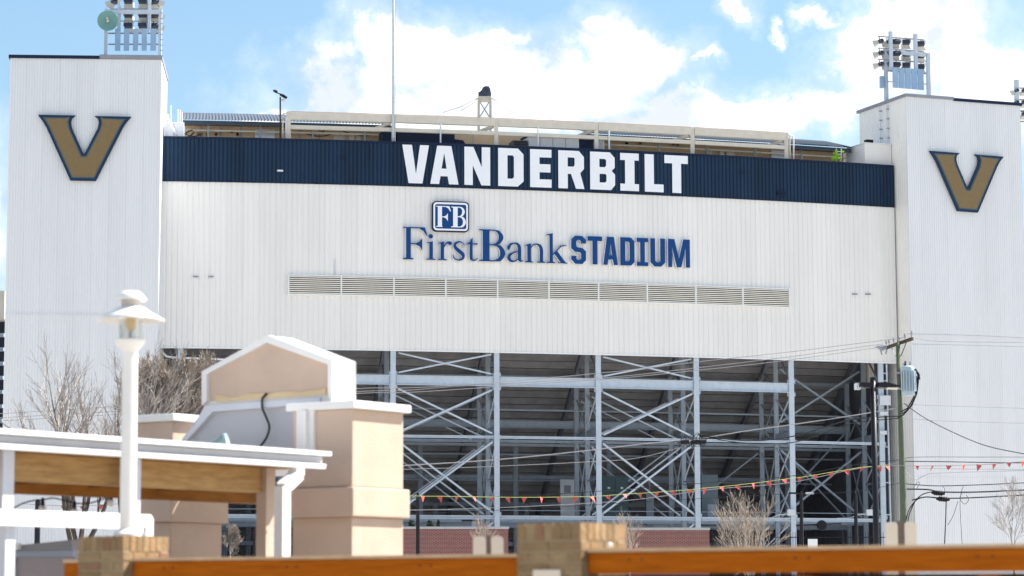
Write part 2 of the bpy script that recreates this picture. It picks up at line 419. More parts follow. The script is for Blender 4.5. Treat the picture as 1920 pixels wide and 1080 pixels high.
# small vents / fittings in the cladding
def on_wall_box(mb, x0, y0, x1, y1, d0, d1):
    p = wall((x0 + x1) / 2, (y0 + y1) / 2); t, nn = tang(p.x)
    w = abs(wall(x1, y0).x - wall(x0, y0).x) / t.x / 2; h = abs(wall(x0, y0).z - wall(x0, y1).z) / 2
    return mb.obb(p + nn * (d0 + d1) / 2, t * w, nn * (d1 - d0) / 2, V3(0, 0, h))
for (x, y) in ((367, 519), (396, 519), (1602, 552), (1627, 552)):
    e = on_wall_box(MB(), x - 5, y - 1.2, x + 5, y + .6, .005, .10).build('vent_hood', GTRIM, ST)
    on_wall_box(MB(), x - 3.5, y + 1, x - 1, y + 5.5, .005, .05).build('hood_slot', WHITE, e)
    on_wall_box(MB(), x + 1, y + 1, x + 3.5, y + 5.5, .005, .05).build('hood_slot', WHITE, e)
for (x, y, w, mm) in ((525, 321, 5.5, OFFW), (643, 296, 4.5, NAVY2), (1391, 324, 5, NAVY2), (1464, 361, 8, NAVY2), (1464, 366, 8, NAVY2)):
    on_wall_box(MB(), x - w, y - 2, x + w, y + 1.2, .055, .16).build('band_fitting', mm, ST)
for (x, y0, y1, mm) in ((628, 487, 514, OFFW), (690, 268, 300, NAVY2)):
    on_wall_box(MB(), x - .8, y0, x + .8, y1, .0, .06).build('conduit', mm, ST)
# louvre bank, nearly 1000 px long: ten framed grilles
LV = thing('louvre_bank', 'long strip of ten cream louvred vent grilles across the white wall under the blue sign', 'vent', wall(1010, 545))
lx = [541, 639.5, 738, 835, 932, 1028, 1121, 1212, 1303, 1391, 1478.5]
zt = 21.50; zb = Z840(556.5)
SLAT = mat('louvre_cream', (.80, .77, .70), .5)
for i in range(10):
    a = wall(lx[i], 530).x; b = wall(lx[i + 1], 530).x; xm = (a + b) / 2; t, nn = tang(xm)
    pm = V3(xm, WY(xm), (zt + zb) / 2); w = (b - a) / t.x / 2
    gr = MB().obb(pm + nn * .02, t * w, nn * .012, V3(0, 0, (zt - zb) / 2)).build('grille_backing', DARK, LV)
    ns = 9
    for k in range(ns):
        z = zb + (zt - zb) * (k + .55) / ns
        MB().obb(V3(pm.x, pm.y, z) + nn * .105, t * (w - .05), nn * .04 + V3(0, 0, -.012), V3(0, 0, .028) + nn * .006).build('slat', SLAT, gr)
    MB().obb(V3(a, WY(a), (zt + zb) / 2) + nn * .10, t * .045, nn * .07, V3(0, 0, (zt - zb) / 2 + .08)).build('mullion', WHITE, LV)
MB().obb(V3(b, WY(b), (zt + zb) / 2) + nn * .10, t * .045, nn * .07, V3(0, 0, (zt - zb) / 2 + .08)).build('mullion', WHITE, LV)
lp = [(x, WY(x)) for x in px_ if wall(541, 530).x < x < wall(1478, 530).x]
lp = [(wall(539, 530).x, WY(wall(539, 530).x))] + lp + [(wall(1480, 530).x, WY(wall(1480, 530).x))]
sweep(lp, rect(-.15, 0, zt, zt + .07)).build('head_flashing', WHITE, LV)
sweep(lp, rect(-.16, 0, zb - .09, zb)).build('sill_flashing', WHITE, LV)

# --- steel frame: 8 bents, three rows deep
cpx = [338, 541, 737, 931.5, 1122, 1306, 1484, 1652]
cx = [wall(p, 760, .35).x for p in cpx]
def node(i, row, z):
    x = cx[i]; return V3(x, WY(x) + .35, z) + BD * (4.0 * row)
def seatz(d): return 21.2 - .55 * d
zbig0, zbig1 = Z840(722), Z840(704)
z793 = atY(840, 793, WY(0) + 8.3).z
z817 = Z840(818); z968 = Z840(969)
cw = .34
for row in range(3):
    for i in range(8):
        w = cw if row == 0 else .30
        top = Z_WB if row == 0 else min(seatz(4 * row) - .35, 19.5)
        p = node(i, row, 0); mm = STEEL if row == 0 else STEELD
        mb = MB(); # H section: two flanges and a web
        mb.box(p.x - w / 2, p.x + w / 2, p.y - w / 2, p.y - w / 2 + .03, 0, top)
        mb.box(p.x - w / 2, p.x + w / 2, p.y + w / 2 - .03, p.y + w / 2, 0, top)
        mb.box(p.x - .02, p.x + .02, p.y - w / 2 + .03, p.y + w / 2 - .03, 0, top)
        c = mb.build('column', mm, ST)
        MB().box(p.x - .3, p.x + .3, p.y - .3, p.y + .3, 0, .06).build('base_plate', mm, c)
# further columns deep under the stand
for i in range(7):
    for d, off in ((15, 1.6), (23, 2.6)):
        p = V3(cx[i] + off, WY(cx[i]) + d, 0); top = seatz(d) - .5
        MB().box(p.x - .16, p.x + .16, p.y - .16, p.y + .16, 0, top).build('rear_column', STEELD, ST)
def girder(p, q, w, h, m, name='beam'):
    d = (q - p).normalized(); e = .18
    p = p + d * e; q = q - d * e
    mb = MB(); up = V3(0, 0, 1)
    mb.beam(p + up * (h / 2 - .02), q + up * (h / 2 - .02), w, .04); mb.beam(p - up * (h / 2 - .02), q - up * (h / 2 - .02), w, .04)
    mb.beam(p, q, .05, h - .08)
    return mb.build(name, m, ST)
for i in range(7):
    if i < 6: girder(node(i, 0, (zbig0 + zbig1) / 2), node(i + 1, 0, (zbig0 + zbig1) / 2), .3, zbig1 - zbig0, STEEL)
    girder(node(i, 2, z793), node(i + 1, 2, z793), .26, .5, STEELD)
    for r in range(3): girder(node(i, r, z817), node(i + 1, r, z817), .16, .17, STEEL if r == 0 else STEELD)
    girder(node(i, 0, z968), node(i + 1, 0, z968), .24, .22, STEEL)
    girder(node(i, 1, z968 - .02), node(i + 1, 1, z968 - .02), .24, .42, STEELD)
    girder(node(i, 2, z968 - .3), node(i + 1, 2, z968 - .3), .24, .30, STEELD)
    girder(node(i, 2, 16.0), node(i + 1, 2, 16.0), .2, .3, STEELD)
for i in range(8):
    for z in (zbig1 + .12, zbig0 - .12, z817, z968 + .2):
        p = node(i, 0, z)
        MB().obb(p + V3(0, -.02, 0), V3(.27, 0, 0), V3(0, .012, 0), V3(0, 0, .13)).build('gusset_plate', STEEL, ST)
for i in range(6):
    for d, off in ((15, 1.6), (23, 2.6)):
        p = V3(cx[i] + off, WY(cx[i]) + d, 0); q = V3(cx[i + 1] + off, WY(cx[i + 1]) + d, 0)
        for z in ((4.2, 8.0) if d == 23 else (5.0, 9.6)): MB().beam(p + V3(.2, 0, z), q + V3(-.2, 0, z), .12, .26).build('rear_beam', STEELD, ST)
        if i % 2 == (0 if d == 15 else 1):
            MB().beam(p + V3(.3, .1, .5), q + V3(-.3, .1, 4.6), .08, .08).build('brace', STEELD, ST); MB().beam(p + V3(.3, .2, 4.6), q + V3(-.3, .2, .5), .08, .08).build('brace', STEELD, ST)
for k, (dd_, z) in enumerate(((5.2, 13.6), (9.5, 10.9), (12.5, 9.3), (18, 6.2))):   # water and cable pipes slung under the steps
    MB().tube([V3(cx[i] + BD.x * dd_, WY(cx[i]) + dd_, z) for i in range(8)], .06, 6).build('service_pipe', STEELD, ST)
# handrail pipe over the low beam
for i in range(7):
    MB().tube([node(i, 0, z968 + .45) + V3(0, .3, 0), node(i + 1, 0, z968 + .45) + V3(0, .3, 0)], .025, 5).build('rail_pipe', STEELD, ST)
def brace(p, q, m=STEEL, w=.09, sh=.35):
    d = (q - p).normalized()
    MB().beam(p + d * sh, q - d * sh, w, w).build('brace', m, ST)
def xb(i, r, z0, z1, m=STEEL, w=.09, both=True, j=None, r2=None):
    j = i + 1 if j is None else j; r2 = r if r2 is None else r2
    o = V3(0, .05, 0)
    brace(node(i, r, z0), node(j, r2, z1), m, w)
    if both: brace(node(i, r, z1) + o, node(j, r2, z0) + o, m, w)
zA, zB, zC, zD = Z_WB - .1, zbig1 + .1, zbig0 - .1, z817 + .1
for i in (2, 4):
    xb(i, 0, zB, zA, w=.10)
    for r in range(3):
        xb(i, r, zD, zC, STEEL, w=.11 - .02 * r)
        xb(i, r, z968 + .1, z817 - .1, STEEL, w=.12 - .02 * r)
    brace(node(i, 0, .6), node(i + 1, 0, z968 - .1)); 
xb(0, 0, zD, zA, w=.10, both=False); xb(0, 1, zD, zA, STEELD, w=.10)
xb(5, 2, z968 + .1, z817 - .1, STEELD); brace(node(5, 0, .6), node(6, 0, z968 - .1), STEELD)
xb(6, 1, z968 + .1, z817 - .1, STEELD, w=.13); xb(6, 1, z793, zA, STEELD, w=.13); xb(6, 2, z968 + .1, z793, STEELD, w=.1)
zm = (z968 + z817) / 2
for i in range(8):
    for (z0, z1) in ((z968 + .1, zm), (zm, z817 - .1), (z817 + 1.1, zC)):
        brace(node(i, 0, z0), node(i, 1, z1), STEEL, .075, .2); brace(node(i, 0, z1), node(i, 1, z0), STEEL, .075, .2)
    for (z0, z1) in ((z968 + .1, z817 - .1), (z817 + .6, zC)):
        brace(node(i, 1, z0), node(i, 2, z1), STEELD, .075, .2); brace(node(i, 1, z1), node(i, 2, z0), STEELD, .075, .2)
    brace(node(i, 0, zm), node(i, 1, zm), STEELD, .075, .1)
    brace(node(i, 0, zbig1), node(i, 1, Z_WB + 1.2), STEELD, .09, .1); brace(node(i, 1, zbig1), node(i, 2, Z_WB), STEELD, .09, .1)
    if i > 1:   # tapered haunch running back from each front column
        a = node(i, 0, 0) - BD * .0; n = V3(1, .125, 0).normalized()
        b = a + BD * 13
        zl = z817 + .12; zh = Z840(795)
        MB().prism([(0, zl), (13.1, zl + .35), (13.1, zl + .5), (0, zh)], a - n * .08, BD.normalized(), V3(0, 0, 1), n, .16).build('haunch', STEELD, ST)
    # raker under the steps
    p = node(i, 0, seatz(0) - .45) + V3(0, 0, 0); q = node(i, 0, 0) + BD * 36; q.z = seatz(36) - .45
    MB().beam(p, q, .24, .5).build('raker', RAKER, ST)
# stepped underside of the seating, one object per row
base_path = [node(i, 0, 0) for i in range(8)]
ext0 = base_path[0] + (base_path[0] - base_path[1]) * .25; ext1 = base_path[-1] + (base_path[-1] - base_path[-2]) * .06
base_path = [ext0] + base_path + [ext1]
for k in range(46):
    d = .4 + k * .78; z = seatz(d)
    if z < .2: break
    pts = [(p.x + BD.x * d, p.y + BD.y * d) for p in base_path]
    zz = z + random.uniform(-.012, .012)
    prof = [(0, zz - .06), (0, zz + .43), (.09, zz + .43), (.09, zz + .03), (.80, zz + .03), (.80, zz - .06)]
    # riser at front, tread running back and down one rise
    prof = [(0, zz), (0, zz + .52), (.08, zz + .52), (.08, zz + .09), (.77, zz + .09), (.77, zz)]
    sweep(pts, prof[::-1]).build('seating_step', CONC, ST)
# back of concourse: rear wall, slab and kiosks under the stand
bp = [(p.x + BD.x * 37, p.y + BD.y * 37) for p in base_path]
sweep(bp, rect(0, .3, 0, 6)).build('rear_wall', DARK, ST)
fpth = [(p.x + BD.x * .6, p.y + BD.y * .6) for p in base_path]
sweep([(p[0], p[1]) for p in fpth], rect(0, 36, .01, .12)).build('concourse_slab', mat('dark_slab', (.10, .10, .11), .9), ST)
# return wall beside the right tower, and left end
e = base_path[-1]; MB().beam(V3(e.x + .2, e.y + .6, 11), V3(e.x + .2, e.y + .6, 11) + BD * 33, .2, 22).build('end_wall', mat('end_wall_grey', (.16, .17, .20), .8, var=.15), ST)
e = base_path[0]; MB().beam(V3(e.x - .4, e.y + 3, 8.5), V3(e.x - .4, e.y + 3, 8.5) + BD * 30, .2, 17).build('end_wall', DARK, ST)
def ubox(x0, y0, x1, y1, back, dep, m, name, label, cat, group=None):
    Y = WY(wall((x0 + x1) / 2, 800).x) + back
    a = atY(x0, y1, Y); b = atY(x1, y0, Y)
    r = thing(name, label, cat, ((a.x + b.x) / 2, Y, a.z), group)
    MB().box(a.x, b.x, Y, Y + dep, a.z, b.z).build('cabinet', m, r, bevel=.02)
    return r, a, b
r, a, b = ubox(1130, 893, 1178, 985, 7, 1.5, CABIN, 'electrical_cabinet', 'dark green double electrical cabinet under the steel stand', 'cabinet')
MB().box((a.x + b.x) / 2 - .01, (a.x + b.x) / 2 + .01, a.y - .02, a.y, a.z + .1, b.z - .1).build('door_gap', BLACK, r)
for f in (.25, .75):
    x = a.x + (b.x - a.x) * f; MB().box(x - .08, x + .08, a.y - .03, a.y, b.z - .85, b.z - .72).build('nameplate', OFFW, r)
r, a, b = ubox(1051, 899, 1077, 985, 10, .6, OFFW, 'service_door', 'pale grey service door with a vent, beside the green cabinet', 'door')
MB().box(a.x + .25, b.x - .25, a.y - .02, a.y, b.z - .9, b.z - .4).build('vent', GTRIM, r)
r, a, b = ubox(1316, 890, 1346, 985, 6, 2.0, mat('grey_blue_panel', (.12, .16, .19), .6), 'equipment_shed', 'grey blue equipment box behind the fifth steel column', 'shed')
MB().box(a.x + .4, b.x - .1, a.y - .03, a.y, a.z + .2, a.z + 1.4).build('window', STEELD, r)
r, a, b = ubox(1212, 925, 1226, 985, 8, .8, mat('tank_grey', (.22, .26, .30), .5), 'steel_tank', 'narrow grey tank standing in the dark below the pennants', 'tank')
MB().tube([V3((a.x + b.x) / 2, a.y + .4, b.z), V3((a.x + b.x) / 2, a.y + .4, b.z + .8)], .06, 6).build('pipe', STEELD, r)
# boxes and conduits on the columns
for (x, y, lab) in ((1483, 955, 'white junction box on the column left of the far black lamp'), (1631, 955, 'white junction box beside the tall black street lamp')):
    p = wall(x, y + 6); r = thing('junction_box', lab, 'junction box', p)
    MB().box(p.x - .26, p.x + .26, p.y - .25, p.y + .1, p.z - .2, p.z + .2).build('housing', OFFW, r, bevel=.02)
    MB().tube([p + V3(-.26, -.05, -.1), p + V3(-.8, -.05, -.15), p + V3(-1.3, 0, -.35), p + V3(-2.2, 0, -.38)], .03, 5).build('conduit', OFFW, r)
# drain pipe in the left bay
q = [wall(301, 652, .5), wall(304, 660, .5), wall(312, 668, .5), wall(325, 670, .5), wall(420, 674, .5), wall(560, 682, .5)]
r = thing('drain_pipe', 'white drain pipe bending in under the left end of the stand', 'pipe', q[0]); MB().tube(q, .07, 8).build('pipe', WHITE, r, smooth=True)
# ladder-like service tower at the far right of the opening
r = thing('service_ladder', 'pale service ladder beside the last column at the right tower', 'ladder', atY(1670, 1000, 168))
Y = 168.4
for x0, x1 in ((1659, 1665.5),):
    MB().beam(atY(1662, 683, Y), atY(1671, 1010, Y), .10, .10).build('rail', STEEL, r)
for y in (700, 714, 838, 905, 965):
    MB().beam(atY(1652, y, Y), atY(1664 + (y - 690) * .02, y, Y), .07, .07).build('rung', STEEL, r)
for (x0, y0, x1, y1) in ((1649, 742, 1669, 760), (1649, 772, 1664, 779), (1649, 808, 1662, 815)):
    a = atY(x0, y1, Y - .3); b = atY(x1, y0, Y - .3); MB().box(a.x, b.x, Y - .5, Y - .25, a.z, b.z).build('meter_box', OFFW, r)

# ------------------------------------------------------------------ stair towers
def prism_box(mb, p, ex, ey, lx_, ly, z0, z1):
    return mb.obb(p + ex * lx_ / 2 + ey * ly / 2 + V3(0, 0, (z0 + z1) / 2), ex * lx_ / 2, ey * ly / 2, V3(0, 0, (z1 - z0) / 2))
def face_panels(root, p, ex, n, w, z0, z1, ribs, m, name, sag=.022, rnd=.004):
    """ribbed sheets standing on a flat face; ex along, n outwards"""
    src = None; cnt = max(1, round(w / 1.0)); pw = w / cnt
    ang = math.atan2(ex.y, ex.x)
    for i in range(cnt):
        if src is None:
            src = ribbed(pw - .004, z0, z1, ribs, sag, back=.08, gw=.18, sl=.07).build(name, m, None); src.parent = root; o = src
        else: o = inst(src, root, (0, 0, 0))
        o.location = p + ex * (pw * i) + n * (.08 + random.uniform(0, rnd)) - wl(root); o.location.z = -wl(root).z
        o.rotation_euler = (0, 0, ang)
    return cnt
# left tower
exL = V3(1, .055, 0).normalized(); nL = V3(exL.y, -exL.x, 0); inL = -nL
cL = wall(300, 400) ; YL = cL.y - 2.6
pR = atY(299.2, 400, YL); pR.z = 0
zTL = on_plane(299, 112, pR, nL).z
wL = (pR - on_plane(15.5, 300, pR, nL)).length; a = on_plane(15.5, 300, pR, nL); a.z = 0; wL = (pR - a).length
TL = thing('stair_tower', 'tall pale stair tower at the left end with a satellite dish beside its roof lights', 'tower', (pR - exL * wL / 2))
pL = pR - exL * wL
prism_box(MB(), pL - nL * .09 + exL * .09, exL, inL, wL - .18, 6.8, 0, zTL - .02).build('core', TOWERC, TL)
face_panels(TL, pL - nL * .08, exL, nL, wL, 0.02, zTL, 6, TOWERC, 'cladding_panel')
face_panels(TL, pR - nL * .09 - exL * .09, inL, exL, 6.6, 0.02, zTL, 5, TOWERC, 'side_panel')
for zz_ in (9.2, 18.6):
    MB().obb(pL + exL * wL / 2 + nL * .085 + V3(0, 0, zz_), exL * wL / 2, nL * .008, V3(0, 0, .018)).build('lap_joint', TOWERC, TL)
xs = (on_plane(187, 112, pR, nL) - pL); xs.z = 0; xs = xs.length
prism_box(MB(), pL - exL * .1 + nL * .1, exL, inL, xs + .1, 6.9, zTL, zTL + .2).build('navy_coping', NAVY2, TL)
prism_box(MB(), pL + exL * xs + nL * .1, exL, inL, wL - xs + .05, 6.9, zTL + .02, zTL + .27).build('grey_coping', GTRIM, TL)
p = on_plane(258, 104, pR - nL * .5, nL); prism_box(MB(), V3(p.x, p.y, 0), exL, inL, .95, .5, zTL + .27, zTL + .40).build('roof_hatch', REDP, TL)
# right tower
exR = V3(1, .36, 0).normalized(); nR = V3(exR.y, -exR.x, 0); inR = -nR
c0 = wall(1677, 400); qL = None
# choose the corner so its front edge sits 1.65 m before the wall
bestd = None
for k in range(200):
    Y = 160 + k * .05; c = atY(1703.5, 400, Y); back = c + inR * 1.65
    dlt = abs(back.y - WY(back.x))
    if bestd is None or dlt < bestd: bestd = dlt; qL = c
qL.z = 0
zTR = on_plane(1699.5, 181, qL, nR).z
a = on_plane(1917, 400, qL, nR); a.z = 0; wR = (a - qL).length + .05
TR = thing('stair_tower', 'tall pale stair tower at the right end with pipes running up its left side', 'tower', qL + exR * wR / 2)
prism_box(MB(), qL + exR * .09 - nR * .09, exR, inR, wR - .18, 6.4, Z_WB - 1, zTR - .02).build('core', TOWERC, TR)
prism_box(MB(), qL + exR * .09 - nR * .09, exR, inR, wR - .18, 3.4, 0, Z_WB - 1).build('lower_core', TOWERC, TR)
face_panels(TR, qL - nR * .08, exR, nR, wR, .02, zTR, 6, TOWERC, 'cladding_panel')
SIDEP = mat('side_metal_bounce_tint', (.86, .84, .80), .5, var=.03, scale=.6)  # tower metal with warm bounce light painted into the colour
face_panels(TR, qL + inR * 3.4 + exR * .09, -inR, -exR, 3.4, .02, Z_WB - 1, 4, SIDEP, 'lower_side_panel')
face_panels(TR, qL + inR * 6.4 + exR * .09, -inR, -exR, 6.4, Z_WB - .99, zTR, 4, SIDEP, 'side_panel')
for zz_ in (9.2, 18.6):
    MB().obb(qL + exR * wR / 2 + nR * .085 + V3(0, 0, zz_), exR * wR / 2, nR * .008, V3(0, 0, .018)).build('lap_joint', TOWERC, TR)
xs = (on_plane(1787, 185, qL, nR) - qL); xs.z = 0; xs = xs.length
prism_box(MB(), qL + nR * .1 - exR * .1, exR, inR, xs + .1, 6.7, zTR, zTR + .2).build('grey_coping', GTRIM, TR)
prism_box(MB(), qL + exR * xs + nR * .12, exR, inR, wR - xs + .1, 6.6, zTR - .06, zTR + .13).build('navy_coping', NAVY2, TR)
p = on_plane(1738, 178, qL - nR * .6, nR); prism_box(MB(), V3(p.x, p.y, 0), exR, inR, .9, .4, zTR + .2, zTR + .28).build('roof_hatch', REDP, TR)
def side_pt(px, py): return on_plane(px, py, qL + exR * -.02, -exR)
for (x0, y0, x1, y1, rr) in ((1652.5, 200, 1654, 268, .03), (1665.5, 196, 1667.5, 268, .05)):
    r = thing('wall_conduit', 'thin pipe climbing the side of the right tower, %s of the pair' % ('left' if x0 < 1660 else 'thicker right one'), 'pipe', side_pt(x1, y1) - exR * .1)
    MB().tube([side_pt(x0, y0) - exR * .12, side_pt(x1, y1) - exR * .12], rr, 8).build('pipe', OFFW, r)
    for k in range(4):
        y = y0 + (y1 - y0) * (k + .5) / 4; x = x0 + (x1 - x0) * (k + .5) / 4
        c = side_pt(x, y) - exR * .08; MB().obb(c, inR * .08, exR * .08, V3(0, 0, .03)).build('clamp', GTRIM, r)

# white block on the roof at the right end
def roof_box(x0, y0, x1, y1, back, dep, m, name, lab, cat, seam=False):
    p = wall(x0, y1, back); q = wall(x1, y1, back); top = wall((x0 + x1) / 2, y0, back).z; bot = min(Z_TOP - .3, p.z)
    r = thing(name, lab, cat, V3((p.x + q.x) / 2, (p.y + q.y) / 2, Z_TOP - .3))
    t = (V3(q.x, q.y, 0) - V3(p.x, p.y, 0)); l = t.length; t.normalize(); n = V3(-t.y, t.x, 0)
    prism_box(MB(), V3(p.x, p.y, 0), t, n, l, dep, Z_TOP - .35, top).build('housing', m, r, bevel=.03)
    return r, V3(p.x, p.y, 0), t, n, l, top
r, p, t, n, l, top = roof_box(1622, 270, 1672, 306, .4, 3, WALLC, 'roof_penthouse', 'plain white block on the stand roof against the right tower', 'roof box')
prism_box(MB(), p - t * .04 - n * .04, t, n, l + .08, 3.1, top, top + .05).build('cap', WHITE, r)
prism_box(MB(), p + t * .4 + n * .4, t, n, .5, .4, top + .05, top + .35).build('camera_head', BLACK, r)

# ------------------------------------------------------------------ V emblems
def inset(poly, d):
    n = len(poly); res = []
    ar = sum(poly[i][0] * poly[(i + 1) % n][1] - poly[(i + 1) % n][0] * poly[i][1] for i in range(n))
    sg = 1 if ar > 0 else -1
    for i in range(n):
        p0, p1, p2 = Vector(poly[i - 1]), Vector(poly[i]), Vector(poly[(i + 1) % n])
        e1 = (p1 - p0).normalized(); e2 = (p2 - p1).normalized()
        n1 = Vector((-e1.y, e1.x)) * sg; n2 = Vector((-e2.y, e2.x)) * sg
        b = n1 + n2; b = b / max(b.length, 1e-6); c = max(b.dot(n1), .38)
        q = p1 + b * d / c; res.append((q.x, q.y))
    return res
VP = [(207, 653), (423, 655), (402, 672), (396, 695), (404, 728), (470, 866), (477, 866), (548, 728), (556, 695), (550, 672), (528, 657), (740, 659),
      (712, 690), (690, 725), (543, 1017), (398, 1015), (258, 725), (236, 690)]
VP = [((x - 207) / 3, (1017 - y) / 3) for x, y in VP][::-1]
def emblem(root_label, origin, ex, n, sx, sz):
    r = thing('v_emblem', root_label, 'emblem', origin + ex * sx * 88)
    o = origin + n * .02
    MB().prism(VP, o, ex * sx, V3(0, 0, sz), n, .14).build('navy_plate', VNAV, r)
    MB().prism(inset(VP, 4.6), o + n * .14, ex * sx, V3(0, 0, sz), n, .02).build('slate_outline', VGREY, r)
    MB().prism(inset(VP, 6.8), o + n * .16, ex * sx, V3(0, 0, sz), n, .02).build('gold_face', GOLD, r)
o = on_plane(69, 339, pR + nL * .09, nL); o2 = on_plane(246.7, 219, pR + nL * .09, nL)
emblem('gold letter V emblem with navy edge on the left tower', o, exL, nL, (V3(o2.x, o2.y, 0) - V3(o.x, o.y, 0)).length / 177.7, (o2.z - o.z) / 120)
o = on_plane(1743.4, 398, qL + nR * .09, nR); o2 = on_plane(1880, 292, qL + nR * .09, nR)
oz = on_plane(1743.4, 283.5, qL + nR * .09, nR).z; ob = on_plane(1815, 398, qL + nR * .09, nR).z
emblem('gold letter V emblem with navy edge on the right tower', V3(o.x, o.y, ob), exR, nR, (V3(o2.x, o2.y, 0) - V3(o.x, o.y, 0)).length / 177.7, (oz - ob) / 121.3)

# ------------------------------------------------------------------ VANDERBILT lettering
G = {
 'V': (50, [(0, 70), (18.1, 70), (25.6, 16.6), (33.2, 70), (50, 70), (37.8, 0), (11.8, 0)], []),
 'A': (52.8, [(0, 0), (16.5, 0), (19, 14.4), (32.5, 14.4), (34.9, 0), (52.8, 0), (39.5, 70), (12.9, 70)], [[(21, 28.3), (30.5, 28.3), (26, 57)]]),
 'N': (48.2, [(0, 0), (15.6, 0), (15.6, 36.5), (31.7, 0), (48.2, 0), (48.2, 70), (32.5, 70), (32.5, 33), (16.9, 70), (0, 70)], []),
 'D': (47.4, [(0, 0), (36.5, 0), (47.4, 9.5), (47.4, 59.5), (37, 70), (0, 70)], [[(17.3, 14), (26, 14), (29.5, 17), (29.5, 53.5), (27.5, 57), (17.3, 57)]]),
 'E': (40, [(0, 0), (40, 0), (40, 15), (17.5, 15), (17.5, 28), (38, 28), (38, 43), (17.5, 43), (17.5, 55.5), (40, 55.5), (40, 70), (0, 70)], []),
 'R': (48.6, [(0, 0), (17.5, 0), (17.5, 27), (23.7, 27), (33, 0), (48.6, 0), (41, 29), (48, 37), (48, 59), (38.5, 70), (0, 70)], [[(17.5, 40.5), (28, 40.5), (30.5, 43.5), (30.5, 56), (28.5, 57.5), (17.5, 57.5)]]),
 'B': (47, [(0, 0), (39, 0), (46.5, 9.5), (46.5, 29), (40, 35.5), (46, 41.5), (46, 60), (37, 70), (0, 70)],
       [[(17.5, 13.5), (28, 13.5), (30.5, 16.5), (30.5, 27.5), (28.5, 29.5), (17.5, 29.5)], [(17.3, 42), (27.5, 42), (30, 45), (30, 55), (28, 57.3), (17.3, 57.3)]]),
 'I': (34.7, [(0, 0), (34.7, 0), (34.7, 13), (26.5, 13), (26.5, 57), (34.7, 57), (34.7, 70), (0, 70), (0, 57), (9, 57), (9, 13), (0, 13)], []),
 'L': (35, [(0, 0), (35, 0), (35, 14.5), (17, 14.5), (17, 70), (0, 70)], []),
 'T': (43.8, [(14.5, 0), (31, 0), (31, 55), (43.8, 55), (43.8, 70), (0, 70), (0, 55), (14.5, 55)], []),
}
zl0, zl1 = Z_NB + .16, Z_TOP - .19
# lettering
SG = thing('wall_lettering', 'big white block letters VANDERBILT across the navy band', 'lettering', wall(1020, 310))
for ch, x0 in zip('VANDERBILT', (753.9, 806.4, 870.3, 933.6, 993.4, 1046.2, 1105.8, 1162.2, 1208, 1245)):
    w, poly, holes = G[ch]
    a = wall(x0, 310).x; b = wall(x0 + w, 310).x; t, nn = tang((a + b) / 2)
    sc = (b - a) / t.x / w; sz = (zl1 - zl0) / 70
    o = V3(a, WY(a), zl0) + nn * .062
    MB().prism(poly, o, t * sc, V3(0, 0, sz), nn, .025, holes).build('letter', LETW, SG, label='white block letter ' + ch)

# ------------------------------------------------------------------ FirstBank STADIUM sign
SF = thing('wall_sign', 'blue raised lettering FirstBank STADIUM with a square FB badge on the white wall', 'sign', wall(1020, 470))
def sweep_ribbon(pts):
    """variable-width stroke -> polygon; pts (x, y, width), smoothed"""
    P = [Vector((a, b)) for a, b, c in pts]; Wd = [c for a, b, c in pts]; out_ = []
    n = len(P); S_ = 5
    for i in range(n - 1):
        p0, p1, p2, p3 = P[max(i - 1, 0)], P[i], P[i + 1], P[min(i + 2, n - 1)]
        for k in range(S_):
            t = k / S_
            q = .5 * ((2 * p1) + (-p0 + p2) * t + (2 * p0 - 5 * p1 + 4 * p2 - p3) * t * t + (-p0 + 3 * p1 - 3 * p2 + p3) * t ** 3)
            tt = t * t * (3 - 2 * t)
            out_.append((q, Wd[i] * (1 - tt) + Wd[i + 1] * tt))
    out_.append((P[-1], Wd[-1])); A = []; B = []
    for i, (q, w) in enumerate(out_):
        d = (out_[min(i + 1, len(out_) - 1)][0] - out_[max(i - 1, 0)][0]).normalized(); nn = Vector((-d.y, d.x))
        A.append(tuple(q + nn * w / 2)); B.append(tuple(q - nn * w / 2))
    quads = []
    for i in range(len(A) - 1): quads.append([B[i], B[i + 1], A[i + 1], A[i]])
    return ('R', A, B)
def disc(cx_, cy_, r_, n=16): return [(cx_ + r_ * math.cos(2 * math.pi * k / n), cy_ + r_ * math.sin(2 * math.pi * k / n)) for k in range(n)]
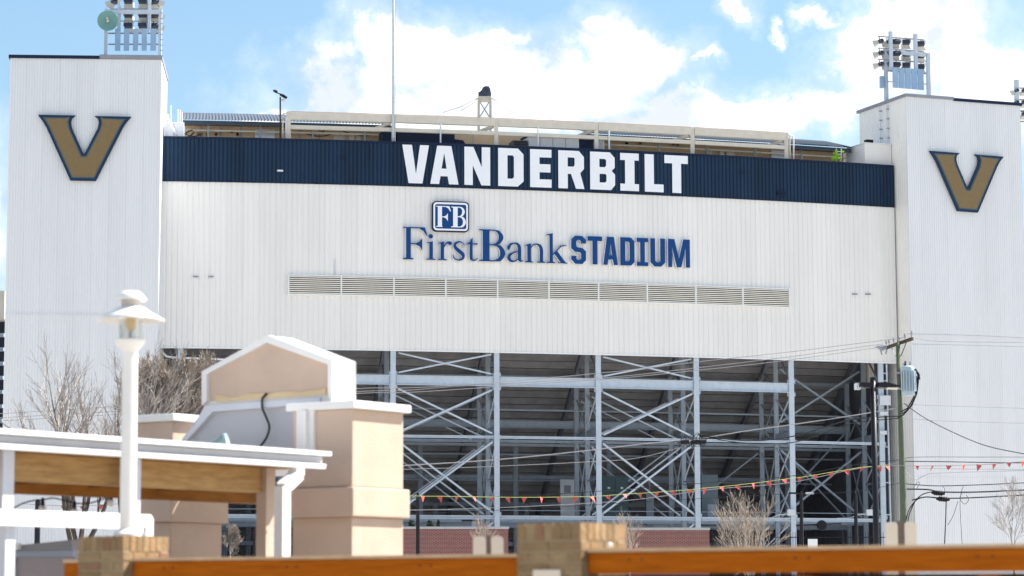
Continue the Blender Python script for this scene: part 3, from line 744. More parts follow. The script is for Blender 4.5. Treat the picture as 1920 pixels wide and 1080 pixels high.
SER = {
 'F': [[(5.6, 0), (14.4, 0), (14.4, 60), (5.6, 60)], [(0, -.2), (20, -.2), (20, 1.6), (14.8, 3.2), (5.2, 3.2), (0, 1.6)],
       [(0, 60.6), (41, 60.6), (45.5, 45), (43.5, 45.3), (38, 53.5), (30, 58.2), (0, 58.4)],
       [(14, 30.3), (24, 30.5), (31, 33.5), (36, 40), (36, 17), (31, 24.5), (24, 27.8), (14, 28.2)]],
 'i': [[(5.8, 0), (12.6, 0), (12.6, 35), (5.8, 33)], [(0, -.2), (18, -.2), (18, 1.3), (13, 2.6), (5.4, 2.6), (0, 1.3)], [(.5, 32), (6.5, 33.4), (6.5, 30.5), (2, 31)], disc(8.6, 44, 4.3)],
 'r': [[(5.6, 0), (12.2, 0), (12.2, 35.3), (5.6, 33)], [(0, -.2), (18, -.2), (18, 1.3), (12.6, 2.6), (5.2, 2.6), (0, 1.3)], [(0, 31.8), (6, 33.4), (6, 30.4), (1.5, 30.8)],
       [(12, 27.5), (15, 32.3), (19.5, 35.3), (24, 35.5), (26.6, 33.5), (26.5, 30), (24, 28.2), (21, 29), (19, 31), (16, 29.8), (12, 22.5)]],
 's': [sweep_ribbon([(22.5, 25, .8), (21.5, 31, 1.6), (17, 34.6, 2.4), (11, 34.6, 3.2), (5.2, 30.5, 4.6), (6, 24, 6.4), (12.5, 18, 7.4), (19.5, 12, 6.8), (20.6, 6, 5), (16, 1.5, 3), (9, 1.1, 2.4), (3.5, 4.5, 2.2), (1.2, 11, 1.2)])],
 't': [[(6.3, 5), (12.2, 5), (12.2, 43), (11.2, 43), (7, 36), (2, 32.2), (2, 30.6), (6.3, 30.6)], [(0, 30.4), (21.5, 30.4), (21.5, 33.4), (0, 31.8)],
       sweep_ribbon([(9.25, 6, 5.9), (10, 3, 5), (13, 1.2, 3.2), (17, 1.6, 2), (21, 5, 1)])],
 'B': [[(7, 0), (19.5, 0), (19.5, 59), (7, 59)], [(0, -.2), (24, -.2), (24, 1.7), (20, 2.8), (6.5, 2.8), (0, 1.7)], [(0, 59.8), (24, 59.8), (24, 57.8), (20, 56.8), (6.5, 56.8), (0, 58)],
       sweep_ribbon([(19, 58.7, 2), (30, 58, 2.6), (37.5, 54.5, 6), (41.3, 45.5, 9), (37, 36, 6.4), (29, 31.7, 2.4), (19, 31, 1.9)]),
       sweep_ribbon([(19, 30.5, 1.9), (31, 30.3, 2.6), (40, 26, 7), (44.3, 15.5, 10), (39.5, 5, 7), (29, 1.1, 2.6), (19, .9, 2)])],
 'a': [sweep_ribbon([(4, 22.5, 2.5), (4.2, 27, 6), (8, 32.8, 4), (14, 35, 2.6), (20.5, 34, 4.5), (24, 28, 6.4), (24.3, 15, 6.6), (24.3, 6, 6.4), (26.5, 2, 3.6), (31.5, 3.2, 1)]),
       sweep_ribbon([(22, 20.5, 1.6), (13, 17.5, 2.6), (6, 12.5, 5), (4.6, 6.5, 6.2), (8.5, 2, 4.6), (15, 1.6, 2.6), (22, 6, 1.6)])],
 'n': [[(4, 0), (11, 0), (11, 36), (4, 33.5)], [(0, -.2), (15.5, -.2), (15.5, 1.3), (11.4, 2.6), (3.6, 2.6), (0, 1.3)], [(-.5, 32.2), (4.2, 33.6), (4.2, 30.8), (.5, 31.2)],
       sweep_ribbon([(11, 27.5, 1.2), (15, 33, 2), (21.5, 34.6, 3), (28, 31, 5.6), (30.3, 24, 6.6), (30.3, 12, 6.6), (30.3, 1, 6.6)]), [(21.5, -.2), (37.5, -.2), (37.5, 1.3), (33.8, 2.6), (26.6, 2.6), (21.5, 1.3)]],
 'k': [[(6.2, 0), (12.6, 0), (12.6, 56.5), (6.2, 54.2)], [(0, 53), (6.6, 55), (6.6, 51.8), (1.5, 52.2)], [(0, -.2), (17, -.2), (17, 1.3), (13, 2.6), (5.8, 2.6), (0, 1.3)],
       sweep_ribbon([(12, 16, 2), (19, 22.5, 2), (28, 32.5, 1.8)]), [(23, 33), (38, 35), (38, 33.6), (30, 31.4), (26.5, 31)], [(15.3, 17.5), (20.5, 23.2), (36, 2.4), (40, 1.2), (40, -.2), (22, -.2), (22, 1.2), (27, 1.6)]],
}
ST2 = {
 'S': (27.7, [(0, 15), (0, 8), (7.5, 0), (20.5, 0), (27.7, 7.5), (27.7, 24), (21, 30.2), (12, 31), (9.5, 33.5), (9.5, 42), (12, 45), (16, 45), (18.5, 42), (18.5, 38.5), (27.7, 38.5), (27.7, 45.5), (20.5, 52.7), (7.5, 52.7), (0, 45.5), (0, 29), (7, 22.5), (16, 22), (18.5, 19.5), (18.5, 10), (16, 7.5), (11.5, 7.5), (9.5, 10), (9.5, 15)], []),
 'T': (27.6, [(9, 0), (18.5, 0), (18.5, 44), (27.6, 44), (27.6, 52.7), (0, 52.7), (0, 44), (9, 44)], []),
 'A': (27.4, [(0, 0), (8, 0), (9.6, 10), (18, 10), (19.6, 0), (27.4, 0), (20.3, 52.7), (6.9, 52.7)], [[(11, 18), (16.8, 18), (13.9, 41)]]),
 'D': (26.7, [(0, 0), (20, 0), (26.7, 7), (26.7, 45.7), (20, 52.7), (0, 52.7)], [[(9.3, 8), (15, 8), (17.5, 10.5), (17.5, 42), (15, 44.7), (9.3, 44.7)]]),
 'I': (21.5, [(0, 0), (21.5, 0), (21.5, 7.5), (15.2, 7.5), (15.2, 45), (21.5, 45), (21.5, 52.7), (0, 52.7), (0, 45), (6.5, 45), (6.5, 7.5), (0, 7.5)], []),
 'U': (27.6, [(0, 8), (7.5, 0), (20, 0), (27.6, 8), (27.6, 52.7), (18.6, 52.7), (18.6, 11), (16, 8), (11.5, 8), (9, 11), (9, 52.7), (0, 52.7)], []),
 'M': (41, [(0, 0), (7.5, 0), (7.5, 38), (16, 0), (24.5, 0), (33, 38), (33, 0), (41, 0), (41, 52.7), (28.5, 52.7), (20.3, 16), (12, 52.7), (0, 52.7)], []),
}
def add_shape(mb, sh, o, ex, ez, nn, dep, d0=0.):
    if isinstance(sh, tuple) and sh[0] == 'R':
        A, B = sh[1], sh[2]
        # ribbon as one strip: front quads, sides, back
        fr = []; 
        for (a, b) in zip(A, B): fr += [o + ex * a[0] + ez * a[1] + nn * (d0 + dep), o + ex * b[0] + ez * b[1] + nn * (d0 + dep)]
        bk = [v - nn * dep for v in fr]; n = len(fr); fs = []
        for i in range(0, n - 2, 2):
            fs += [(i, i + 1, i + 3, i + 2), (i, i + 2, n + i + 2, n + i), (i + 1, n + i + 1, n + i + 3, i + 3)]
        fs += [(0, n, n + 1, 1), (n - 2, n - 1, 2 * n - 1, 2 * n - 2)]
        mb.add(fr + bk, fs)
    else: mb.prism(sh, o + nn * d0, ex, ez, nn, dep)
zbase = wall(780, 487.6).z
def sign_frame(x0, w, y=470):
    a = wall(x0, y).x; b = wall(x0 + w, y).x; t, nn = tang((a + b) / 2)
    p = wall(x0, y); dz = (wall(x0, y - 10).z - wall(x0, y + 10).z) / 20
    return V3(a, WY(a), zbase), t * ((b - a) / t.x / w), V3(0, 0, dz), nn
def raised(shapes, o, ex, ez, nn, name, lab, holes=None):
    body = MB(); face = MB(); rear = MB()
    for k, sh in enumerate(shapes):
        add_shape(rear, sh, o, ex, ez, nn, .03, .03 + k * .001) if isinstance(sh, tuple) else rear.prism(sh, o + nn * (.03 + k * .001), ex, ez, nn, .03, holes or [])
        h = holes or []
        if isinstance(sh, tuple): add_shape(body, sh, o + nn * .075, ex, ez, nn, .20 + k * .0015); add_shape(face, sh, o + nn * (.075 + .202 + k * .0015), ex, ez, nn, .014)
        else:
            body.prism(sh, o + nn * .075, ex, ez, nn, .20 + k * .0015, h); face.prism(sh, o + nn * (.075 + .202 + k * .0015), ex, ez, nn, .014, h)
    f = face.build(name, BLUE, SF, label=lab); body.build('letter_return', RET, f); rear.build('shadow_plate', NAVY2, f)  # dark plate stands in for the shadow gap behind each letter
for ch, x0 in (('F', 754.3), ('i', 797.5), ('r', 818.8), ('s', 846.2), ('t', 872.3), ('B', 896.3), ('a', 947.5), ('n', 982.5), ('k', 1021.8)):
    o, ex, ez, nn = sign_frame(x0, 30)
    raised(SER[ch], o, ex, ez, nn, 'letter', 'blue serif letter ' + ch)
for ch, x0 in (('S', 1068.6), ('T', 1099.2), ('A', 1128.4), ('D', 1160.3), ('I', 1191), ('U', 1216.5), ('M', 1249.6)):
    w, poly, holes = ST2[ch]
    o, ex, ez, nn = sign_frame(x0, w)
    raised([poly], o, ex, ez, nn, 'letter', 'blue block letter ' + ch, holes)
# badge
def rrect(w, h, r_, n=6, x=0, y=0):
    res = []
    for cx_, cy_, a0 in ((w - r_, h - r_, 0), (r_, h - r_, 90), (r_, r_, 180), (w - r_, r_, 270)):
        for k in range(n + 1):
            a = math.radians(a0 + 90 * k / n); res.append((x + cx_ + r_ * math.cos(a), y + cy_ + r_ * math.sin(a)))
    return res
o, ex, ez, nn = sign_frame(808.7, 69.3, 407)
pb = wall(840, 435.6); o = V3(o.x, o.y, pb.z)
bd = MB().prism(rrect(69.3, 56.9, 8), o + nn * .05, ex, ez, nn, .25).build('badge', NAVY2, SF, label='square navy badge with a white ring and the letters FB')
MB().prism(rrect(64.8, 52.6, 6.5, 6, 2.2, 2.1), o + nn * .30, ex, ez, nn, .012, [rrect(58.4, 45.8, 4, 6, 5.4, 5.4)[::-1]]).build('ring', LETW, bd)
MB().prism(rrect(58.0, 45.4, 4, 6, 5.6, 5.6), o + nn * .30, ex, ez, nn, .008).build('badge_face', BLUE, bd)
def sc_sh(sh, sx, sy, dx, dy):
    if isinstance(sh, tuple): return ('R', [(a * sx + dx, b * sy + dy) for a, b in sh[1]], [(a * sx + dx, b * sy + dy) for a, b in sh[2]])
    return [(a * sx + dx, b * sy + dy) for a, b in sh]
for ch, sx, dx, wst in (('F', .61, 7.2, 2.2), ('B', .56, 35.4, 1.2)):
    mb = MB()
    shp = [sc_sh(s_, sx, .645, dx, 8.6) for s_ in SER[ch]]
    s0 = shp[0]; shp[0] = [(s0[0][0] - .2, s0[0][1]), (s0[1][0] + wst, s0[1][1]), (s0[2][0] + wst, s0[2][1]), (s0[3][0] - .2, s0[3][1])]
    for k, s_ in enumerate(shp): add_shape(mb, s_, o + nn * .308, ex, ez, nn, .012 + .0015 * k)
    mb.build('badge_letter', LETW, bd)

# ------------------------------------------------------------------ press level on the roof
PB = thing('press_level', 'tan press level with a blue grey corrugated canopy above the navy band', 'press box', (0, 166, Z_TOP - .4))
def seg_path(x0, x1, n, y=300):
    a = wall(x0, y).x; b = wall(x1, y).x
    return [(a + (b - a) * i / n, WY(a + (b - a) * i / n)) for i in range(n + 1)]
def zat(px, py, back): return wall(px, py, back).z
bk = 3.0
for (x0, x1, n) in ((338, 722, 10), (722, 1130, 9), (1130, 1622, 13)):
    P_ = seg_path(x0, x1, n)
    for i in range(n):
        sweep(P_[i:i + 2], rect(bk, bk + .15, Z_TOP - .4, zat(840, 243, bk) if x0 != 722 else zat(840, 250, bk))).build('wall_panel', TAN, PB)
        if i: MB().beam(V3(*P_[i], Z_TOP) + V3(-WS(P_[i][0]), 1, 0) * (bk - .04), V3(*P_[i], zat(840, 243, bk)) + V3(-WS(P_[i][0]), 1, 0) * (bk - .04), .07, .05).build('panel_strip', STEELD, PB)
# canopy: corrugated sheet rising towards the back, drip edge, soffit and posts
def canopy(x0, x1, yb840, yt840, back=1.6, deep=4.0):
    P_ = seg_path(x0, x1, max(3, int((x1 - x0) / 45)))
    zf = zat(840, yb840, back); zb_ = zat(840, yt840, back + deep)
    for i in range(len(P_) - 1):
        (xa, ya), (xb_, yb_) = P_[i], P_[i + 1]
        t = V3(xb_ - xa, yb_ - ya, 0); l = t.length; t.normalize(); nn = V3(-t.y, t.x, 0)
        nc = max(4, int(l / .21)); vs = []; fs = []
        for k in range(nc * 2 + 1):
            u = l * k / (nc * 2); h0 = (1 if k % 2 else -1)
            for (bq, zq) in ((back, zf), (back + deep, zb_)):
                h = h0 * (.036 if bq == back else .010)
                q = V3(xa, ya, 0) + t * u + nn * bq; vs.append(V3(q.x, q.y, zq + h)); vs.append(V3(q.x, q.y, zq + h - .02))
        for k in range(nc * 2):
            a = k * 4; b = a + 4
            fs += [(a, b, b + 2, a + 2), (a + 1, a + 3, b + 3, b + 1), (a, a + 1, b + 1, b), (a + 2, b + 2, b + 3, a + 3)]
        MB().add(vs, fs).build('roof_sheet', ROOFB, PB)
    sweep(P_, rect(back + .25, back + .35, zf - .30, zf - .04)).build('fascia_board', ROOFB, PB)
    sweep(P_, rect(back + .36, back + deep, zf - .16, zf - .10)).build('soffit', mat('soffit_brown', (.22, .17, .12), .8), PB)
    sweep(P_, rect(back + .8, back + .92, zf - .62, zf - .52)).build('cable_tray', CREAM, PB)
    for i in range(1, len(P_), 2):
        x, y = P_[i]; q = V3(x, y, 0) + V3(-WS(x), 1, 0) * (back + .6); MB().box(q.x - .05, q.x + .05, q.y - .05, q.y + .05, Z_TOP - .4, zf - .16).build('canopy_post', STEELD, PB)
    return zf
canopy(340, 742, 236, 224, 1.6)
canopy(1118, 1622, 238, 227, 1.6)
# light coloured openings and doors in the tan wall
def on_back_box(x0, y0, x1, y1, back, d, m, name, parent):
    a = wall(x0, y1, back); b = wall(x1, y0, back); t = V3(b.x - a.x, b.y - a.y, 0).normalized(); n = V3(t.y, -t.x, 0)
    w = V3(b.x - a.x, b.y - a.y, 0).length
    return MB().obb(V3((a.x + b.x) / 2, (a.y + b.y) / 2, (a.z + b.z) / 2) + n * d / 2, t * w / 2, n * d / 2, V3(0, 0, abs(b.z - a.z) / 2)).build(name, m, parent)
WINL = mat('bright_window', (.70, .76, .82), .3)
for (x0, y0, x1, y1, mm) in ((478, 244, 515, 262, WINL), (1446, 283, 1472, 300, WINL), (625, 248, 646, 266, CREAM), (654, 249, 664, 266, CREAM), (668, 249, 676, 266, CREAM),
                             (1328, 280, 1335, 296, CREAM), (1349, 280, 1357, 297, CREAM), (1362, 281, 1376, 297, CREAM)):
    on_back_box(x0, y0, x1, y1, bk, .06, mm, 'opening', PB)
for (x, y) in ((372, 252), (388, 252), (405, 252), (445, 252), (435, 247), (606, 246), (1172, 264), (1175, 270), (1262, 270), (1270, 271), (1200, 268), (1590, 292), (1602, 295)):
    on_back_box(x - 2, y - 2.5, x + 2, y + 2.5, bk, .12, BLACK if x % 2 else BARK, 'wall_fitting', PB)
# drooping cables on the tan wall
for (x0, y0, x1, y1) in ((565, 246, 625, 250), (640, 244, 715, 250), (340, 246, 380, 250)):
    pts = [wall(x0 + (x1 - x0) * k / 8, y0 + (y1 - y0) * k / 8 + 9 * (1 - (k / 4 - 1) ** 2) * .8, bk - .15) for k in range(9)]
    MB().tube(pts, .025, 5).build('hanging_cable', CABLE, PB)

# pale beam frame standing on the navy band
RF = thing('roof_frame', 'long pale steel beam frame standing above the navy band', 'frame', wall(1000, 250, .6))
fb = .6
ztop = zat(840, 219, fb); zlow = zat(840, 243, fb)
fpx = [541, 738, 930.5, 1118, 1298, 1474]
for x in fpx:
    p = wall(x, 260, fb); MB().box(p.x - .13, p.x + .13, p.y - .13, p.y + .13, Z_TOP - .35, ztop + .02).build('post', CREAM, RF)
for i in range(5):
    a = wall(fpx[i] + 3, 240, fb); b = wall(fpx[i + 1] - 3, 240, fb)
    MB().beam(V3(a.x, a.y, ztop - .26), V3(b.x, b.y, ztop - .26), .34, .48).build('top_beam', CREAM, RF)
    MB().beam(V3(a.x, a.y, zlow - .14), V3(b.x, b.y, zlow - .14), .26, .24).build('lower_beam', CREAM, RF)
    MB().tube([V3(a.x, a.y, ztop + .04), V3(b.x, b.y, ztop + .04)], .02, 4).build('cable_run', mat('rust_cable', (.3, .17, .13), .8), RF)
    b2 = V3(b.x, b.y, ztop - .5); MB().beam(b2 + V3(-.1, .1, 0), V3(b.x - 1.3, b.y + 1.1, zlow + .05), .16, .20).build('knee_brace', CREAM, RF)
for x in (826, 1009, 1142):
    p = wall(x, 265, fb - .2); MB().tube([V3(p.x, p.y, Z_TOP - .2), V3(p.x, p.y, ztop - .5)], .05, 8).build('stanchion', OFFW, RF)
# bent pipes at both ends of the frame
for (xs_, lab) in (((530, 536), 'pair of bent white pipes left of the pale roof frame'), ((1481, 1488), 'pair of bent white pipes right of the pale roof frame')):
    r = thing('vent_pipes', lab, 'pipes', wall(xs_[0], 300, .5))
    for k, x in enumerate(xs_):
        y0 = 212 if x < 900 else 250; dx = 9 if x < 900 else -9
        q = [V3(wall(x, 280, .5).x, wall(x, 280, .5).y, Z_TOP - .3), wall(x, y0 + 8 + 4 * k, .5), wall(x + dx * .15, y0 + 2 + 4 * k, .5), wall(x + dx * .5, y0 + 4 * k, .5), wall(x + dx, y0 + 1 + 4 * k, .5)]
        MB().tube(q, .05, 8).build('pipe', OFFW if k else CREAM, r, smooth=True)

# roof plant
r, p, t, n, l, top = roof_box(716, 245, 742, 270, 1.0, 1.4, NAVY2, 'plant_box', 'small navy plant box left of the flagpole foot', 'roof box')
r, p, t, n, l, top = roof_box(744, 247, 853, 272, 1.2, 1.8, NAVY2, 'plant_box', 'long navy plant box right of the flagpole foot', 'roof box')
prism_box(MB(), p - t * .04 - n * .04, t, n, l + .08, 1.88, top, top + .06).build('lid', NAVY, r)
pp = wall(853, 268, 1.2); qq = wall(884, 270, 1.2)
r = thing('sloped_panel', 'navy sloped panel at the right end of the long navy plant box', 'panel', V3(pp.x, pp.y, Z_TOP - .3))
t = (V3(qq.x, qq.y, 0) - V3(pp.x, pp.y, 0)); l = t.length; t.normalize(); n = V3(-t.y, t.x, 0)
MB().prism([(0, 0), (l, 0), (l * .5, .8), (0, .85)], V3(pp.x, pp.y, Z_TOP - .35), t, V3(0, 0, 1), n, 1.2).build('panel', NAVY2, r)
r, p, t, n, l, top = roof_box(962, 263, 990, 284, 1.0, 1.2, mat('fan_grey', (.10, .095, .10), .6), 'air_conditioner', 'small dark air conditioner left of the white roof unit', 'roof unit')
for k in range(5): prism_box(MB(), p + t * .06 - n * .03, t, n, l - .12, .03, Z_TOP + .02 + k * .11, Z_TOP + .08 + k * .11).build('grille_slat', BLACK, r)
r, p, t, n, l, top = roof_box(991, 257, 1086, 286, 1.1, 1.6, OFFW, 'air_handler', 'white roof air handler behind the letters R and E', 'roof unit')
prism_box(MB(), p - t * .1 - n * .1, t, n, l + .2, 1.8, top, top + .1).build('lid', NAVY2, r)
for k in range(3): prism_box(MB(), p + t * (l * (k + .9) / 4) - n * .02, t, n, .03, .02, Z_TOP - .2, top - .02).build('panel_seam', GTRIM, r)
r, p, t, n, l, top = roof_box(1087, 259, 1113, 288, 1.1, 1.5, NAVY2, 'plant_box', 'navy plant box right of the white roof air handler', 'roof box')
r, p, t, n, l, top = roof_box(1121, 262, 1133, 290, 1.3, .8, mat('galvanised', (.42, .47, .50), .4), 'vent_stack', 'galvanised vent box right of the fourth roof frame post', 'vent')
prism_box(MB(), p - t * .05 - n * .05, t, n, l + .1, .9, top, top + .06).build('cap', GTRIM, r)
# white cabinet cluster beside the left tower
r, p, t, n, l, top = roof_box(309, 229, 345, 260, .3, 1.4, OFFW, 'equipment_cabinet', 'white roof cabinet with whip antennas beside the left tower', 'cabinet')
prism_box(MB(), p + t * (l * .45) - n * .02, t, n, .03, .02, Z_TOP - .2, top - .03).build('door_seam', GTRIM, r)
for x, y0 in ((321, 197), (334, 205), (338, 206), (342, 210), (316, 214)):
    q = wall(x, 232, .6); MB().tube([V3(q.x, q.y, top - .05), wall(x, y0, .6)], .03, 6).build('antenna', WHITE, r)
q = [wall(311, 214, .25), wall(316, 224, .2), wall(322, 236, .2), wall(330, 252, .2)]; MB().tube(q, .06, 8).build('drain_hose', WHITE, r, smooth=True)
q = [wall(347, 252, .3), wall(352, 247, .3), wall(360, 244, .3), wall(364, 248, .3), wall(358, 254, .3), wall(350, 258, .3)]
rr_ = thing('cable_coil', 'loose dark cable coil right of the white roof cabinet', 'cable', q[0]); MB().tube(q, .05, 6).build('cable', CABLE, rr_)
# flagpole
p = wall(737, 268, .25); r = thing('flagpole', 'tall pale flagpole rising out of the frame above the navy band', 'flagpole', V3(p.x, p.y, Z_TOP - .2))
MB().tube([V3(p.x, p.y, Z_TOP - .2), V3(p.x, p.y, 46)], [.10, .065], 10).build('pole', STEEL, r, smooth=True)
MB().tube([V3(p.x + .14, p.y - .1, Z_TOP - .1), V3(p.x + .12, p.y - .1, 45.5)], .012, 4).build('halyard', WIRE, r)
MB().lathe([(0, .2), (.16, .12), (.2, 0), (.16, -.12), (0, -.2)], V3(p.x, p.y, 46.1), 12).build('finial', GOLD, r)
# camera mast
p = wall(525.5, 262, .4); r = thing('camera_mast', 'thin dark mast with small cameras left of the roof frame', 'camera mast', V3(p.x, p.y, Z_TOP - .2))
tp = wall(525.5, 182, .4); MB().tube([V3(p.x, p.y, Z_TOP - .2), tp], .055, 6).build('pole', BLACK, r)
MB().beam(tp + V3(-.3, 0, .3), tp + V3(.3, 0, .1), .06, .06).build('arm', BLACK, r)
for dx, dz in ((-.32, .38), (.1, .12), (.3, .0), (.22, -.22)): MB().lathe([(0, -.16), (.08, -.15), (.1, .1), (.07, .18), (0, .18)], tp + V3(dx, 0, dz), 10, (.5, -.6, -.3)).build('camera', BLACK if dz > -.1 else OFFW, r)
# hoist tower
YH = 166.5
r = thing('hoist_tower', 'small pale braced tower with a blue grey winch head above the roof', 'tower', atY(908, 240, YH))
x0, x1 = 898, 919
def P(px, py, dy=0): return atY(px, py, YH + dy)
for x in (897.5, 919.5):
    for dy in (0, .9): MB().beam(P(x, 262, dy), P(x, 184, dy), .16, .14).build('leg', CREAM, r)
MB().beam(P(899, 220), P(918, 190), .06, .06).build('brace', STEELD, r); MB().beam(P(899, 190, .1), P(918, 220, .1), .06, .06).build('brace', STEELD, r)
a = P(896, 186); b = P(921, 181); MB().box(a.x, b.x, YH - .15, YH + 1.1, a.z, b.z).build('head_plate', CREAM, r)
h = MB(); o = P(897, 181); h.prism([(0, 0), (.85, 0), (.85, .25), (.7, .7), (.5, .72), (.12, .35), (0, .3)], o, V3(1, 0, 0), V3(0, 0, 1), V3(0, 1, 0), .7); h.build('winch_body', ROOFB, r)
c = P(911.5, 169.5); MB().lathe([(.14, -.06), (.29, -.06), (.29, .06), (.14, .06), (.14, -.06)], c, 20, (0, 1, 0)).build('sheave', ROOFB, r)
for (xe, ye) in ((830, 211), (865, 207), (982, 220), (1040, 226)):
    lab = {830: 'outer left', 865: 'inner left', 982: 'inner right', 1040: 'outer right'}[xe]
    w_ = thing('guy_wire', 'thin %s guy wire of the small hoist tower' % lab, 'wire', P(908, 182)); s0 = P(897 if xe < 900 else 920, 183); s1 = atY(xe, ye, YH)
    MB().tube([s0, (s0 + s1) / 2 + V3(0, 0, -.12), s1], .018, 4).build('wire', WIRE, w_)
# lime cloth and step ladder by the right tower
p = wall(1568, 305, .5); r = thing('folding_ladder', 'pale step ladder draped with lime green cloth behind the navy band', 'ladder', V3(p.x, p.y, Z_TOP - .3))
for x in (1568, 1577): MB().beam(wall(x, 303, .7), wall(x + .5, 279, .7), .07, .07).build('rail', OFFW, r)
for y in (284, 289, 294): MB().beam(wall(1568, y, .7), wall(1577.5, y + .5, .7), .05, .05).build('rung', OFFW, r)
c = wall(1570, 294, .5); mb = MB(); random.seed(3)
for k in range(34):
    q = c + V3(random.gauss(0, .18), random.gauss(0, .12), random.gauss(0, .2)); a = V3(random.gauss(0, 1), random.gauss(0, 1), random.gauss(0, 1)).normalized() * .13; b = a.cross(V3(.3, .5, .8)).normalized() * .1
    mb.add([q - a, q + b, q + a, q - b], [(0, 1, 2, 3)])
cl = mb.build('cloth', GREENC, None); tag(cl, 'crumpled lime green cloth hanging on the step ladder', 'cloth')

# ------------------------------------------------------------------ floodlight racks
def flood_mesh():
    mb = MB(); mb.box(-.25, .25, -.30, -.02, -.11, .11); mb.box(-.19, .19, -.38, -.31, -.08, .08)
    for z in (-.06, 0, .06): mb.box(-.26, .26, -.305, -.06, z - .012, z + .012)
    return mb
fl_src = None; vis_src = None
LENS = mat('floodlight_reflector', (.55, .55, .50), .25)
HOUS = mat('floodlight_housing', (.045, .055, .085), .45)
def flood(root, pos, az, tilt=-22):
    global fl_src, vis_src
    if fl_src is None:
        fl_src = flood_mesh().build('floodlight', HOUS, None); fl_src.parent = root; o = fl_src
        fr_a = [V3(x * .20, -.01, z * .10) for x, z in ((-1, -1), (1, -1), (1, 1), (-1, 1))]; fr_b = [V3(x * .33, .36, z * .20) for x, z in ((-1, -1), (1, -1), (1, 1), (-1, 1))]
        fr_c = [q_ * .96 for q_ in fr_b]; fr_d = [q_ * .9 + V3(0, .02, 0) for q_ in fr_a]
        v = MB().add(fr_a + fr_b + fr_c + fr_d, [(i, (i + 1) % 4, 4 + (i + 1) % 4, 4 + i) for i in range(4)] + [(4 + i, 4 + (i + 1) % 4, 8 + (i + 1) % 4, 8 + i) for i in range(4)] + [(8 + i, 8 + (i + 1) % 4, 12 + (i + 1) % 4, 12 + i) for i in range(4)] + [(12, 13, 14, 15)]).build('reflector', LENS, None); v.parent = o
        MB().box(-.31, -.28, -.18, -.12, -.03, .22).box(.28, .31, -.18, -.12, -.03, .22).box(-.31, .31, -.18, -.12, .22, .25).box(-.03, .03, -.18, -.12, .25, .40).build('yoke', GTRIM, None).parent = o
    else:
        o = fl_src.copy(); COL.objects.link(o); o.parent = root
        for ch in list(fl_src.children):
            c = ch.copy(); COL.objects.link(c); c.parent = o
    o.location = Vector(pos) - wl(root); o.rotation_euler = (math.radians(tilt), 0, math.radians(az))
def fbox(mb, x0, y0, x1, y1, Y, d=.16): 
    a = atY(min(x0, x1), max(y0, y1), Y); b = atY(max(x0, x1), min(y0, y1), Y); return mb.box(a.x, b.x, Y - d / 2, Y + d / 2, a.z, b.z)
YL_ = pR.y + 2.0
RL = thing('floodlight_rack', 'steel rack of stadium floodlights and five blue panels on the left tower', 'floodlights', atY(250, 106, YL_))
zr = zTL + .26
def post(r, x, ytop, Y, w=.2, zb_=None, ztop_y=None, name='post'):
    a = atY(x, ytop, Y); MB().box(a.x - w / 2, a.x + w / 2, Y - w / 2, Y + w / 2, zr if zb_ is None else zb_, a.z).build(name, STEEL, r)
post(RL, 199.5, 17, YL_); post(RL, 301, 17, YL_)
def post2(r, x, y0, y1, Y, w=.19, name='mast'):
    a = atY(x, y1, Y); b = atY(x, y0, Y); MB().box(a.x - w / 2, a.x + w / 2, Y - w / 2, Y + w / 2, a.z, b.z).build(name, STEEL, r)
post2(RL, 223, -60, 56, YL_ + .25); post2(RL, 280, -60, 56, YL_ + .25)
fbox(MB(), 203, 19, 298, 26, YL_ + .01, .2).build('crossbeam', STEEL, RL)
for y in (17, 39.5, -5, -27): fbox(MB(), 206, y - .8, 303, y + .8, YL_ + .45, .06).build('lamp_rail', GTRIM, RL)
for y in (62.5, 83): fbox(MB(), 203, y - 1.2, 297, y + 1.2, YL_ + .12, .06).build('rail', GTRIM, RL)
for k, x in enumerate((215.5, 232, 249, 265.5, 282)): fbox(MB(), x, 54, x + 10.7, 95, YL_ - .08, .08).build('panel', PANB, RL)
for yy in (5, 31, 51, -17):
    for x in (241, 268):
        flood(RL, atY(x, yy, YL_ + .7), 0)
    flood(RL, atY(297, yy, YL_ + .7), -75); 
    if yy < 10: flood(RL, atY(212, yy, YL_ + .7), 60)
    flood(RL, atY(288, yy + 1, YL_ + .9), -20)
# ladder on the rack leg
for k in range(9): fbox(MB(), 300, 24 + k * 10, 306, 25 + k * 10, YL_ - .15, .03).build('rung', GTRIM, RL)
# dish
c = atY(202, 39, YL_ - .6); r = thing('satellite_dish', 'round green satellite dish left of the floodlight rack', 'satellite dish', c)
ax = V3(.12, -1, .05).normalized(); rad = 19.8 / F * (YL_ - .6)
MB().lathe([(0, -.22), (rad * .35, -.20), (rad * .7, -.12), (rad, 0), (rad, .05), (rad * .97, .05), (rad * .7, -.06), (rad * .35, -.14), (0, -.16)], c, 40, ax).build('reflector', GREEND, r, smooth=True)
MB().tube([c + ax * -.12, c + ax * .35 + V3(-.05, 0, .12)], .035, 6).build('feed_arm', CREAM, r)
MB().lathe([(0, 0), (.09, 0), (.09, .12), (0, .12)], c + ax * -.10, 10, ax).build('hub', CREAM, r)
MB().beam(c - ax * .15, V3(atY(200, 45, YL_).x, YL_, c.z - .2), .1, .1).build('bracket', STEEL, r)
